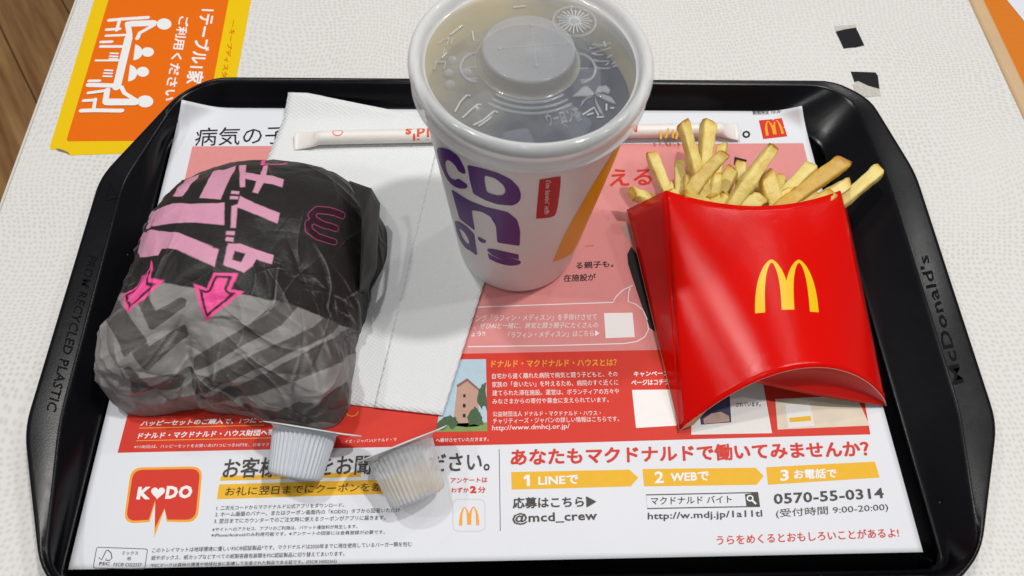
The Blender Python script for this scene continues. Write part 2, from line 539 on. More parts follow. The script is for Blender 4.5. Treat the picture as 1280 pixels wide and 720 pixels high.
MAT_STROKE = [
    ('bubble_line', 'white', 2, 0.5, 0, [(165.23, 121.54), (203.56, 122.9), (238.67, 124.07), (240.6, 127.3), (244.25, 131.01), (249.95, 134.05), (248.07, 131.94), (247.17, 129.13), (246.49, 124.49), (250.42, 122.86), (253.73, 119.41), (255.16, 113.96), (255.15, 108.6), (252.9, 104.64), (248.62, 102.06), (242.14, 101.03), (206.46, 100.29), (165.28, 100.01)]),
    ('underline', 'orange', 2, 0.4, 0, [(16.36, 60.54), (72.13, 61.29)]),
    ('underline', 'orange', 2, 0.4, 0, [(16.39, 54.67), (78.29, 55.24)]),
    ('dash', 'red', 2, 0.4, 0, [(226.79, 157.64), (231.5, 157.99)]),
    ('divider', 'grey', 1, 0.3, 0, [(179.62, 48.6), (179.47, 12.38)]),
    ('search_frame', 'grey', 1, 0.5, 1, [(244.81, 26.75), (295.51, 26.94), (295.24, 20.78), (244.6, 20.74)]),
    ('certificate_frame', 'grey', 1, 0.3, 1, [(9.66, 7.95), (9.73, 8.39), (9.99, 8.64), (10.45, 8.7), (29.95, 7.65), (30.42, 7.53), (30.71, 7.25), (30.83, 6.8), (31.2, 0.39), (31.14, -0.04), (30.88, -0.29), (30.43, -0.36), (10.9, 0.4), (10.44, 0.51), (10.15, 0.78), (10.04, 1.22)]),
    ('certificate_tree', 'grey', 1, 0.4, 0, [(11.49, 4.53), (12.78, 3.55), (13.41, 5.78), (13.74, 7.22), (14.68, 7.44), (16.1, 6.21), (16.86, 4.27), (16.09, 3.33), (14.43, 3.44), (14.6, 4.15)]),
    ('app_icon', 'palegrey', 1, 0.3, 1, [(158.8, 23.53), (158.96, 24.74), (159.47, 25.61), (160.35, 26.12), (161.58, 26.27), (170.04, 26.13), (171.27, 25.93), (172.16, 25.39), (172.69, 24.51), (172.87, 23.29), (172.91, 15.04), (172.74, 13.86), (172.22, 13.02), (171.36, 12.53), (170.15, 12.38), (161.69, 12.54), (160.48, 12.73), (159.61, 13.25), (159.09, 14.1), (158.9, 15.29)]),
    ('magnifier', 'white', 2, 0.6, 1, [(292.68, 24.43), (292.4, 23.85), (291.85, 23.43), (291.17, 23.29), (290.55, 23.45), (290.15, 23.89), (290.08, 24.47), (290.36, 25.05), (290.91, 25.47), (291.59, 25.62), (292.21, 25.45), (292.62, 25.01)]),
    ('magnifier', 'white', 2, 0.9, 0, [(292.22, 23.48), (293.63, 21.87)]),
    ('smile', 'orange', 2, 0.4, 0, [(108.65, 67.25), (109.88, 65.69), (111.76, 65.08), (113.55, 65.65), (114.53, 67.39)]),
]

MAT_ARCH = [
    (338.73, 233.61, 11.01, 1.57, 0.09, 10.82, 'gold', 3),
    (161.67, 14.9, 8.67, 0.01, -0.07, 8.06, 'gold', 1),
]

SIGN_OUT = [
    (-69.81, 225.88),
    (-74.0, 349.95),
    (-74.68, 379.09),
    (26.01, 381.27),
    (23.52, 350.24),
    (18.02, 232.11),
    (-54.78, 223.66),
]

SIGN_IN = [
    (-62.22, 232.26),
    (-65.17, 348.62),
    (-65.76, 376.13),
    (11.28, 377.77),
    (10.31, 350.0),
    (7.91, 230.89),
]

SIGN_TEXT = [
    ('1テーブル1家', -5.9, 340.8, 1.98, -64.01, 10.15, -0.56, 'white', 0.03),
    ('ご利用ください', -18.21, 334.02, 3.74, -70.66, 6.84, -0.61, 'white', 0.03),
    ('― キープディスタ', 14.87, 331.66, 1.32, -49.47, 3.55, -0.3, 'signorange', 0.01),
]

SIGN_STROKE = [
    (2.73, [(-60.39, 329.72), (-53.02, 330.92), (-37.31, 332.62)]),
    (2.05, [(-54.17, 330.54), (-53.85, 320.77)]),
    (2.27, [(-60.08, 321.38), (-52.33, 322.2)]),
    (5.23, [(-46.57, 326.73), (-33.22, 327.65)]),
    (2.5, [(-32.01, 325.89), (-39.37, 318.7), (-39.81, 313.81)]),
    (3.41, [(-48.49, 327.05), (-45.0, 316.52)]),
    (2.05, [(-59.09, 315.97), (-46.9, 316.84)]),
    (4.77, [(-45.16, 314.43), (-43.27, 273.18)]),
    (2.27, [(-60.2, 306.64), (-45.58, 306.84)]),
    (2.27, [(-60.83, 310.4), (-54.66, 310.83)]),
    (1.59, [(-60.31, 294.83), (-46.34, 295.0)]),
    (3.41, [(-59.81, 274.93), (-44.37, 274.45)]),
    (2.05, [(-60.34, 278.13), (-54.3, 278.2)]),
    (1.36, [(-53.03, 300.96), (-48.55, 300.68)]),
    (1.36, [(-52.82, 298.44), (-48.23, 298.16)]),
    (1.36, [(-52.56, 296.26), (-48.06, 296.32)]),
    (1.36, [(-53.01, 286.82), (-48.6, 286.54)]),
    (1.36, [(-52.92, 284.37), (-48.4, 284.09)]),
    (1.36, [(-52.83, 281.93), (-48.09, 281.65)]),
    (2.95, [(-59.04, 254.63), (-52.32, 254.99), (-36.12, 254.81)]),
    (2.05, [(-52.17, 254.38), (-53.21, 263.63)]),
    (2.27, [(-59.54, 262.33), (-53.03, 262.86)]),
    (5.23, [(-45.81, 261.37), (-29.77, 261.5)]),
    (2.5, [(-30.1, 263.06), (-37.6, 268.48), (-40.38, 273.21)]),
    (3.41, [(-46.95, 261.36), (-47.95, 270.76)]),
    (2.27, [(-58.22, 268.29), (-48.41, 270.28)]),
]

SIGN_DISC = [
    [(-21.48, 326.94), (-21.41, 325.4), (-21.8, 324.01), (-22.59, 322.9), (-23.72, 322.18), (-25.08, 321.91), (-26.52, 322.13), (-27.92, 322.82), (-29.14, 323.9), (-30.06, 325.27), (-30.59, 326.8), (-30.67, 328.35), (-30.29, 329.75), (-29.5, 330.88), (-28.37, 331.61), (-27.0, 331.88), (-25.54, 331.66), (-24.13, 330.97), (-22.91, 329.87), (-22.0, 328.48)],
    [(-27.46, 302.48), (-27.4, 301.22), (-27.7, 300.09), (-28.34, 299.18), (-29.25, 298.59), (-30.36, 298.38), (-31.54, 298.57), (-32.69, 299.13), (-33.69, 300.01), (-34.45, 301.13), (-34.89, 302.38), (-34.97, 303.64), (-34.68, 304.78), (-34.04, 305.7), (-33.12, 306.29), (-32.01, 306.51), (-30.82, 306.32), (-29.66, 305.76), (-28.65, 304.86), (-27.9, 303.73)],
    [(-27.01, 285.96), (-26.93, 284.7), (-27.22, 283.56), (-27.84, 282.65), (-28.74, 282.06), (-29.82, 281.85), (-30.99, 282.04), (-32.12, 282.6), (-33.11, 283.49), (-33.87, 284.62), (-34.31, 285.88), (-34.4, 287.15), (-34.12, 288.3), (-33.5, 289.22), (-32.6, 289.81), (-31.51, 290.03), (-30.33, 289.84), (-29.19, 289.27), (-28.2, 288.37), (-27.44, 287.23)],
    [(-19.81, 262.37), (-19.75, 260.92), (-20.14, 259.62), (-20.95, 258.59), (-22.1, 257.92), (-23.47, 257.68), (-24.93, 257.9), (-26.34, 258.54), (-27.57, 259.56), (-28.49, 260.85), (-29.01, 262.29), (-29.09, 263.73), (-28.71, 265.05), (-27.91, 266.09), (-26.76, 266.78), (-25.38, 267.02), (-23.9, 266.8), (-22.48, 266.14), (-21.25, 265.11), (-20.33, 263.81)],
    [(-39.96, 308.81), (-38.68, 308.32), (-37.45, 307.52), (-36.35, 306.45), (-35.42, 305.16), (-34.71, 303.73), (-34.26, 302.22), (-34.09, 300.71), (-34.2, 299.28), (-34.59, 297.99), (-35.25, 296.92), (-36.12, 296.11), (-37.18, 295.61), (-38.36, 295.43)],
    [(-39.42, 291.59), (-38.15, 291.09), (-36.94, 290.28), (-35.85, 289.19), (-34.92, 287.89), (-34.21, 286.44), (-33.75, 284.91), (-33.57, 283.38), (-33.67, 281.93), (-34.04, 280.63), (-34.67, 279.55), (-35.52, 278.73), (-36.56, 278.22), (-37.72, 278.05)],
]

TAPE = [
    [(404.85, 326.79), (411.57, 329.11), (419.21, 330.72), (420.11, 322.6), (420.73, 314.61), (414.96, 312.73), (410.63, 312.32), (406.49, 311.54), (405.86, 318.75)],
    [(405.28, 331.99), (420.24, 333.72), (420.02, 330.73), (414.7, 328.79), (409.23, 328.34), (405.12, 326.79)],
    [(406.19, 291.19), (414.65, 290.94), (421.82, 290.68), (422.65, 287.94), (420.7, 276.76), (414.66, 279.05), (408.6, 283.37), (406.3, 282.33)],
    [(404.76, 280.29), (408.6, 283.37), (414.66, 279.05), (420.7, 276.76), (420.2, 271.11), (411.82, 270.04), (404.46, 270.96)],
]

NAPKIN = [
    (61.89, 264.34),
    (201.72, 234.29),
    (153.52, 64.75),
    (29.11, 81.58),
]

NAPKIN_TOP = [
    (151.09, 244.91),
    (201.68, 233.86),
    (153.55, 64.57),
    (122.01, 68.85),
]

TABLE_X = [
    (-84.6, 348.27),
    (-83.05, 178.76),
    (504.52, 359.01),
    (506.12, 255.51),
]

BOARD = [
    (524.68, 371.25),
    (525.85, 291.92),
]

LEAFLET = [
    (542.15, 371.57),
    (547.07, 350.04),
    (632.96, 389.94),
]

STRAW = [
    (68.05, 225.43),
    (81.71, 225.51),
    (310.98, 233.31),
    (321.81, 233.67),
]

STRAW_TEXT = [
    ("McDonald's", 261.5, 233.21, -49.92, -2.09, -0.69, -6.47, 'strawred', 0.03),
    ("McDonald's", 179.46, 230.03, -49.14, -2.63, -0.1, -7.23, 'strawred', 0.03),
]

STRAW_ARCH = [
    [(273.57, 234.18), (274.38, 229.46), (274.34, 225.36)],
    [(277.15, 225.96), (278.66, 230.66), (280.42, 233.63), (281.35, 230.09), (281.27, 225.99)],
    [(283.03, 225.41), (284.57, 230.11), (286.89, 233.68), (288.25, 230.13), (288.15, 226.03)],
]

CUP_TEXT = [
    ('s', -73.27, 32.95, 16.48, 0.07, -1.17, 14.25, 'purple', 0.05),
    ("i'm lovin' it®", -52.24, 109.81, 1.8, -26.79, 1.77, -0.1, 'white', 0.0),
]

CUP_LETTER = [
    ([(-96.86, 98.77), (-92.29, 105.96), (-86.52, 111.72), (-84.2, 111.99), (-82.07, 111.9), (-81.05, 108.91), (-80.01, 105.79), (-79.99, 101.53), (-83.45, 99.91), (-84.7, 102.93), (-87.08, 103.31), (-89.32, 101.1), (-91.61, 95.55), (-91.56, 89.77), (-89.69, 88.08), (-86.48, 90.24), (-84.13, 94.42), (-81.89, 94.51), (-79.8, 94.26), (-80.57, 90.71), (-84.57, 86.09), (-89.29, 82.77), (-93.48, 82.82), (-94.82, 85.06), (-96.31, 87.0), (-97.03, 89.88), (-97.8, 92.63)], []),
    ([(-78.79, 109.52), (-76.66, 110.69), (-74.64, 111.59), (-72.72, 112.27), (-71.02, 112.49), (-69.37, 112.55), (-67.74, 112.47), (-66.27, 111.69), (-64.81, 110.79), (-63.34, 109.77), (-61.97, 107.11), (-60.56, 104.3), (-59.6, 97.98), (-60.45, 93.03), (-62.57, 90.13), (-64.35, 89.83), (-66.15, 89.36), (-68.0, 88.72), (-70.34, 88.93), (-72.76, 88.82), (-75.23, 89.38), (-77.82, 89.56), (-78.1, 92.91), (-78.36, 96.18), (-78.62, 99.39), (-78.68, 102.84), (-78.74, 106.21)], [(-72.55, 107.81), (-70.56, 108.11), (-68.62, 108.19), (-67.18, 106.36), (-65.73, 104.39), (-65.04, 100.13), (-66.15, 96.83), (-68.37, 95.65), (-70.17, 95.74), (-72.02, 95.66), (-72.36, 101.26)]),
    ([(-90.85, 77.99), (-87.85, 79.71), (-85.29, 80.72), (-82.99, 81.26), (-79.79, 81.82), (-77.39, 82.65), (-75.13, 83.13), (-72.99, 83.33), (-70.71, 83.96), (-68.53, 84.32), (-66.39, 84.42), (-64.29, 84.29), (-62.39, 81.65), (-60.45, 78.77), (-59.71, 74.06), (-58.93, 69.18), (-58.81, 64.48), (-58.67, 59.65), (-58.53, 54.68), (-61.03, 55.11), (-63.54, 55.22), (-66.07, 54.98), (-68.66, 54.39), (-68.8, 59.66), (-68.93, 64.78), (-69.06, 69.76), (-70.14, 73.19), (-71.18, 76.49), (-72.98, 77.21), (-74.82, 77.75), (-77.18, 76.31), (-79.73, 74.48), (-79.78, 69.77), (-79.84, 64.92), (-79.69, 60.71), (-79.54, 56.39), (-81.69, 56.83), (-83.99, 56.91), (-86.52, 56.54), (-89.41, 55.54), (-89.76, 60.1), (-90.1, 64.54), (-90.43, 68.87), (-90.64, 73.49)], []),
    ([(-96.85, 43.41), (-91.18, 51.36), (-87.58, 53.57), (-84.58, 54.79), (-82.43, 53.73), (-80.4, 52.35), (-80.45, 47.06), (-80.5, 41.61), (-80.56, 36.01), (-80.62, 30.24), (-85.2, 30.48), (-89.37, 27.48), (-94.16, 27.77), (-97.27, 31.73), (-97.05, 37.66)], [(-92.15, 43.76), (-87.92, 46.4), (-85.22, 42.37), (-85.05, 37.25), (-87.42, 35.09), (-90.95, 36.6), (-91.55, 40.23)]),
    ([(-78.67, 52.25), (-76.15, 52.47), (-73.77, 52.32), (-75.17, 48.36), (-78.31, 48.12)], []),
]

CUP_AREA = [
    ('red', [(-54.37, 110.84), (-52.03, 111.16), (-49.68, 111.55), (-47.45, 111.2), (-46.96, 106.95), (-46.28, 97.48), (-45.7, 87.49), (-45.65, 82.39), (-46.04, 79.9), (-47.65, 79.23), (-50.59, 79.51), (-53.38, 79.96), (-53.76, 90.27)]),
    ('cupgold', [(-39.77, 30.57), (-39.31, 40.12), (-38.22, 56.22), (-35.31, 73.35), (-31.89, 90.55), (-28.48, 101.09), (-25.53, 108.49), (-23.62, 112.26), (-18.76, 103.32), (-14.83, 86.47), (-14.83, 69.29), (-18.06, 56.71), (-18.59, 40.1), (-19.71, 27.55), (-23.4, 23.0), (-27.74, 25.41), (-34.01, 28.61)]),
]

LID_CITRUS = [
    (208.8, 181.09),
    (200.49, 180.06),
    (217.32, 180.33),
]

LID_BUTTON = [
    (188.15, 160.4),
    (170.8, 160.19),
    (206.22, 160.63),
]

LID_LEAF = [
    [(213.84, 143.05), (211.17, 146.99), (209.26, 146.05), (207.26, 143.59), (205.08, 141.46), (208.05, 141.79), (211.7, 141.82)],
    [(213.84, 143.05), (215.28, 146.72), (218.53, 147.06), (219.75, 145.23), (219.1, 143.1), (216.89, 143.99)],
    [(213.82, 142.75), (217.25, 142.78), (219.86, 141.29), (221.38, 138.01), (218.33, 139.48), (215.75, 141.25)],
    [(213.79, 142.44), (214.21, 139.14), (215.68, 135.0), (216.33, 131.96), (214.73, 134.4), (213.71, 138.54)],
    [(213.31, 142.14), (210.2, 140.0), (207.66, 136.11), (208.77, 139.09), (210.74, 141.21)],
]

LID_CHEVRON = [
    [(208.56, 132.89), (213.09, 136.45), (214.36, 132.64)],
    [(210.11, 132.73), (212.66, 133.8)],
    [(217.77, 138.28), (217.49, 135.01)],
    [(218.95, 136.21), (220.54, 136.34)],
    [(213.62, 131.76), (216.33, 131.96)],
]

LID_LINE = [
    [(162.24, 133.99), (163.98, 138.41), (166.42, 142.01), (167.77, 141.72)],
    [(164.91, 131.12), (167.99, 134.91), (170.67, 137.7), (171.78, 137.3)],
    [(168.87, 127.7), (172.4, 130.02), (176.43, 134.4), (177.75, 133.82)],
    [(170.63, 127.26), (173.27, 129.45), (175.51, 131.77)],
]

LID_DASH = [
    [(159.26, 187.06), (162.13, 189.91)],
    [(159.93, 173.11), (164.87, 178.56)],
    [(168.45, 175.24), (169.15, 169.93)],
    [(184.77, 188.9), (189.68, 189.69)],
]

LID_DOT = [
    (159.76, 152.53),
    (166.38, 153.23),
    (161.04, 159.46),
    (160.38, 147.0),
]

LID_TEXT = [
    ('コーラ', 153.42, 154.64, 2.77, 17.09, 5.17, 0.06),
    ('オレンジ', 213.22, 167.95, 1.97, -14.28, 8.74, 3.59),
    ('ウーロン茶', 195.96, 126.87, 12.37, 3.09, -1.42, 6.79),
]

BURGER_PINK = [
    [(-40.6, 29.5), (-39.4, 30.6), (-38.2, 31.5), (-36.4, 33.4), (-35.4, 34.2), (-34.4, 35.0), (-33.5, 35.9), (-34.4, 35.0), (-35.4, 34.2), (-35.3, 31.8), (-34.2, 28.4), (-39.0, 31.1), (-40.5, 29.7)],
    [(-24.3, 23.6), (-23.9, 25.2), (-23.5, 26.8), (-23.2, 28.5), (-23.2, 30.5), (-23.6, 33.1), (-24.7, 37.0), (-22.6, 36.6), (-21.0, 36.8), (-19.7, 37.5), (-18.9, 38.8), (-17.5, 34.5), (-16.8, 31.4), (-16.5, 29.0), (-16.7, 27.3), (-17.0, 25.7), (-17.2, 24.2), (-17.7, 22.9), (-18.3, 21.8), (-18.8, 20.7), (-21.4, 22.0)],
    [(-11.2, 17.6), (-11.0, 19.1), (-10.8, 20.4), (-10.8, 22.1), (-10.7, 23.9), (-10.7, 25.6), (-10.9, 27.8), (-11.0, 30.0), (-11.4, 32.6), (-12.0, 35.9), (-10.6, 35.9), (-9.4, 36.0), (-8.3, 36.3), (-7.3, 36.7), (-6.4, 37.3), (-5.3, 37.7), (-4.3, 38.4), (-3.5, 34.0), (-3.4, 31.4), (-3.3, 29.0), (-3.3, 26.9), (-3.2, 24.9), (-3.2, 23.1), (-3.3, 21.3), (-3.4, 19.8), (-3.4, 18.2), (-3.6, 16.8), (-3.7, 15.3), (-4.9, 15.7), (-6.0, 16.0), (-7.2, 16.2), (-8.5, 16.6), (-9.7, 17.0)],
    [(-48.7, 18.5), (-48.0, 19.9), (-46.9, 21.2), (-46.3, 22.9), (-45.5, 24.5), (-44.4, 25.7), (-43.4, 26.9), (-40.0, 25.3), (-35.2, 22.4), (-32.0, 21.2), (-29.4, 20.4), (-27.1, 19.9), (-24.9, 19.5), (-23.0, 19.3), (-21.0, 18.4), (-19.1, 17.7), (-17.3, 17.0), (-15.6, 16.3), (-13.9, 15.8), (-12.5, 15.3), (-11.0, 14.9), (-9.7, 14.6), (-8.5, 14.3), (-7.4, 14.1), (-6.3, 14.0), (-5.2, 13.9), (-4.2, 13.7), (-3.2, 13.8), (-2.2, 13.8), (-1.9, 12.3), (-1.6, 10.9), (-1.4, 9.4), (-1.1, 8.0), (-0.9, 6.8), (-0.6, 5.5), (-0.5, 4.4), (-1.3, 4.5), (-2.2, 4.7), (-3.1, 4.9), (-4.1, 5.2), (-5.3, 5.7), (-6.5, 6.0), (-7.7, 6.4), (-9.0, 6.8), (-10.4, 7.3), (-11.8, 7.5), (-13.4, 7.7), (-15.0, 8.1), (-16.6, 8.3), (-18.3, 8.6), (-20.1, 9.1), (-22.0, 9.5), (-23.9, 9.9), (-25.9, 10.2), (-27.8, 10.5), (-30.0, 10.9), (-32.4, 11.5), (-35.1, 12.4), (-38.3, 13.6), (-45.2, 17.4)],
    [(-51.3, 12.6), (-50.3, 14.4), (-49.3, 16.5), (-49.1, 17.9), (-42.6, 13.8), (-38.1, 11.6), (-34.7, 10.5), (-31.8, 9.1), (-29.1, 7.9), (-26.9, 7.1), (-24.6, 6.3), (-22.6, 5.5), (-20.8, 5.0), (-18.9, 4.5), (-17.2, 4.0), (-15.5, 3.1), (-14.0, 2.3), (-12.3, 1.5), (-10.8, 0.8), (-9.4, 0.2), (-7.8, -0.5), (-6.2, -1.1), (-4.6, -1.5), (-3.0, -1.7), (-1.8, -1.7), (-1.3, -2.5), (-0.6, -3.4), (-0.7, -4.7), (-0.8, -6.0), (-0.9, -7.2), (-1.0, -8.5), (-1.1, -9.8), (-2.1, -9.1), (-3.0, -8.2), (-3.6, -7.1), (-4.1, -5.9), (-4.6, -5.1), (-5.6, -4.9), (-6.9, -4.9), (-8.6, -4.9), (-10.4, -4.7), (-12.4, -4.5), (-14.4, -4.0), (-16.4, -3.4), (-18.4, -3.2), (-20.4, -2.8), (-22.4, -2.4), (-24.8, -1.7), (-25.3, -3.2), (-25.9, -4.6), (-28.1, -4.5), (-30.4, -4.3), (-33.2, -3.9), (-36.3, -3.3), (-40.0, -2.5), (-43.5, 0.8), (-48.5, 5.3), (-52.5, 10.0), (-51.9, 11.3)],
    [(-3.1, 38.4), (-1.8, 38.2), (-0.6, 38.2), (0.2, 34.2), (0.8, 30.8), (2.2, 30.3), (3.4, 29.7), (4.6, 29.0), (6.0, 28.5), (5.9, 32.2), (5.7, 36.8), (7.1, 37.0), (7.6, 32.0), (7.8, 28.2), (9.0, 27.5), (10.0, 27.1), (11.1, 26.7), (12.2, 26.4), (13.3, 26.2), (13.3, 23.7), (13.3, 21.4), (12.2, 21.5), (11.1, 21.7), (10.0, 22.1), (8.9, 22.4), (7.8, 22.8), (7.4, 20.9), (7.1, 19.0), (6.8, 17.2), (5.2, 17.9), (5.4, 19.7), (5.5, 21.8), (5.5, 24.1), (4.3, 24.7), (3.1, 25.2), (1.8, 25.8), (2.3, 23.2), (2.7, 20.7), (1.2, 20.7), (0.7, 22.8), (0.2, 25.1), (-0.3, 27.6), (-1.0, 30.5), (-2.1, 34.1)],
    [(-1.1, 19.1), (0.1, 18.8), (1.4, 18.6), (1.5, 17.1), (0.2, 17.4), (-1.0, 17.5)],
    [(-1.0, 16.5), (0.2, 16.4), (1.5, 16.2), (1.6, 14.9), (0.4, 15.0), (-0.9, 15.1)],
    [(0.2, 12.1), (1.0, 12.5), (1.8, 12.9), (1.9, 14.7), (1.9, 16.5), (3.5, 15.2), (4.5, 14.4), (5.4, 13.8), (6.3, 13.0), (7.2, 12.6), (8.2, 12.1), (9.2, 11.8), (10.2, 11.4), (11.2, 11.1), (12.3, 10.9), (13.5, 10.7), (14.8, 10.6), (15.1, 9.5), (15.6, 8.4), (15.9, 7.3), (14.6, 7.5), (13.4, 7.6), (12.1, 7.7), (11.0, 7.9), (9.8, 8.1), (8.8, 8.3), (7.8, 8.6), (6.8, 8.8), (6.0, 9.2), (5.1, 9.7), (4.3, 10.1), (3.5, 10.7), (1.9, 11.6), (2.0, 10.1), (2.2, 8.6), (2.3, 7.3), (2.4, 5.9), (2.5, 4.7), (2.6, 3.5), (1.3, 3.5), (1.2, 4.9), (1.0, 6.2), (0.8, 7.6), (0.6, 9.0), (0.4, 10.5)],
    [(0.4, 2.4), (1.4, 2.4), (2.6, 2.5), (3.1, 1.4), (1.5, 1.3), (0.4, 1.3)],
    [(0.6, 0.7), (1.9, 0.7), (3.4, 0.6), (3.6, -1.0), (2.2, -0.8), (0.7, -0.6)],
]

BURGER_DA = [
    [(1.3, -1.3), (2.9, -1.6), (4.6, -1.7), (6.1, -1.6), (7.2, -2.0), (8.4, -2.4), (9.4, -2.8), (10.7, -3.2), (11.9, -3.6), (13.0, -3.9), (14.2, -4.2), (15.4, -4.5), (16.7, -4.9), (17.8, -5.1), (19.0, -5.5), (18.7, -7.3), (18.0, -8.9), (16.7, -8.6), (15.5, -8.2), (14.2, -7.9), (13.0, -7.5), (11.8, -7.0), (10.7, -8.0), (9.5, -8.7), (8.1, -8.7), (7.0, -8.8), (6.3, -9.4), (5.5, -9.0), (4.7, -9.0), (4.0, -8.8), (3.1, -8.8), (2.2, -8.8), (1.3, -8.6), (1.3, -7.5), (1.3, -6.3), (1.3, -5.2), (1.3, -4.0), (1.2, -3.0), (1.1, -1.9)],
    [(3.3, -3.4), (4.7, -4.0), (6.3, -4.6), (7.7, -5.0), (6.8, -5.7), (6.0, -6.1), (5.3, -6.5), (4.5, -6.2), (3.7, -5.9), (3.0, -5.9), (2.9, -4.3)],
]

BURGER_ARROW = [
    [(-1.3, -11.9), (-0.2, -11.8), (0.8, -11.6), (1.8, -11.3), (2.7, -11.0), (3.6, -10.7), (4.4, -10.2), (5.1, -9.9), (5.1, -11.3), (5.0, -12.6), (4.8, -14.0), (4.7, -15.4), (4.4, -16.8), (5.3, -16.5), (6.2, -16.4), (6.9, -16.1), (7.7, -15.9), (7.3, -17.0), (6.8, -18.1), (6.2, -19.1), (5.6, -20.1), (5.0, -21.1), (4.4, -22.2), (3.6, -23.2), (2.9, -24.3), (2.1, -25.3), (1.3, -26.3), (0.5, -27.3), (-0.3, -28.3), (-1.3, -29.4), (-2.2, -30.3), (-3.1, -31.2), (-3.5, -29.8), (-3.9, -28.6), (-4.3, -27.3), (-4.7, -25.9), (-5.0, -24.6), (-5.3, -23.2), (-5.6, -21.8), (-5.9, -20.4), (-6.2, -18.9), (-6.5, -17.3), (-6.6, -15.9), (-6.8, -14.2), (-6.0, -15.3), (-5.1, -16.3), (-4.1, -17.1), (-3.0, -17.8), (-2.6, -16.5), (-2.3, -15.4), (-1.9, -14.2), (-1.6, -13.0)],
    [(-29.2, -6.1), (-27.5, -7.6), (-25.4, -9.0), (-23.1, -10.2), (-21.8, -11.4), (-20.8, -12.5), (-18.1, -12.2), (-15.8, -11.9), (-13.8, -11.6), (-14.3, -12.2), (-15.0, -12.9), (-15.6, -13.6), (-16.4, -14.2), (-17.0, -15.0), (-17.7, -15.7), (-18.6, -16.3), (-19.2, -17.0), (-20.1, -17.8), (-20.8, -18.4), (-21.6, -19.2), (-22.5, -19.9), (-23.5, -20.7), (-24.4, -21.4), (-25.4, -22.1), (-26.6, -21.5), (-28.5, -20.9), (-30.8, -20.4), (-33.5, -19.7), (-37.8, -18.8), (-35.5, -18.1), (-33.3, -17.4), (-31.7, -16.5), (-30.3, -15.8), (-28.9, -15.1), (-29.6, -14.1), (-30.6, -13.0), (-31.4, -11.9), (-29.7, -11.3), (-28.2, -10.7), (-26.9, -10.2), (-27.8, -8.9), (-28.7, -7.6)],
]

BURGER_M = [
    [(38.2, 20.8), (36.5, 20.2), (34.8, 19.6), (33.3, 19.1), (31.7, 18.6), (30.1, 17.8), (28.5, 17.1), (27.1, 16.4), (26.6, 15.3), (26.1, 14.1), (28.2, 12.8), (29.6, 12.8), (31.2, 12.8), (32.5, 12.9), (34.0, 13.1), (35.5, 13.6), (36.9, 13.9), (38.5, 14.3)],
    [(28.2, 12.8), (27.5, 11.7), (26.8, 10.8), (27.6, 9.7), (28.3, 8.5), (29.9, 8.1), (31.5, 7.8), (33.1, 7.4), (34.5, 7.6), (35.9, 7.7), (37.5, 7.9), (39.1, 8.2), (40.7, 8.6)],
]

BURGER_FRAME = [
    [(4.0, 45.5), (5.1, 38.2), (6.2, 38.7), (7.3, 39.1), (8.4, 39.4), (9.5, 40.1), (10.6, 40.8), (12.1, 44.8)],
]

BURGER_GREY = [
    [(-46.0, -22.4), (-46.6, -22.0), (-46.5, -21.7), (-46.5, -21.4), (-46.1, -20.8), (-46.0, -20.0), (-45.9, -19.2), (-47.6, -18.3), (-39.5, -18.2), (-34.7, -17.9), (-31.3, -17.4), (-28.8, -16.8), (-26.3, -16.3), (-24.2, -15.8), (-22.5, -15.2), (-20.7, -14.7), (-19.1, -14.2), (-17.5, -13.6), (-16.3, -13.1), (-14.8, -12.6), (-13.8, -12.1), (-12.5, -12.1), (-11.4, -12.0), (-10.6, -12.3), (-9.9, -12.7), (-9.4, -13.3), (-8.8, -13.9), (-8.3, -14.5), (-7.7, -15.4), (-7.0, -16.2), (-6.3, -16.7), (-5.5, -17.3), (-4.5, -17.8), (-3.5, -18.2), (-2.5, -18.3), (-1.4, -18.4), (-0.4, -18.5), (0.6, -18.5), (1.6, -18.4), (2.6, -18.3), (3.6, -18.2), (4.4, -18.0), (5.3, -17.7), (6.1, -17.6), (6.9, -17.5), (7.7, -17.2), (8.4, -17.0), (9.1, -16.8), (9.7, -16.7), (10.5, -16.8), (11.3, -16.8), (12.2, -17.2), (13.1, -17.5), (14.1, -17.8), (15.1, -18.2), (16.2, -18.7), (17.4, -19.3), (18.7, -19.9), (20.2, -20.5), (21.5, -21.0), (22.9, -21.6), (24.3, -22.2), (25.9, -22.8), (27.4, -23.3), (29.0, -23.8), (30.7, -24.3), (32.1, -24.8), (34.0, -25.3), (35.7, -25.6), (37.4, -26.1), (39.3, -26.4), (41.0, -26.8), (42.8, -27.2), (44.9, -27.4), (46.8, -27.7), (49.1, -27.9), (51.5, -28.1), (54.0, -28.3), (56.9, -28.2), (60.0, -28.1), (63.2, -28.0), (66.9, -27.5), (71.0, -26.7), (75.8, -25.2), (76.0, -24.9), (76.0, -24.9), (76.0, -24.9), (76.0, -24.9)],
]

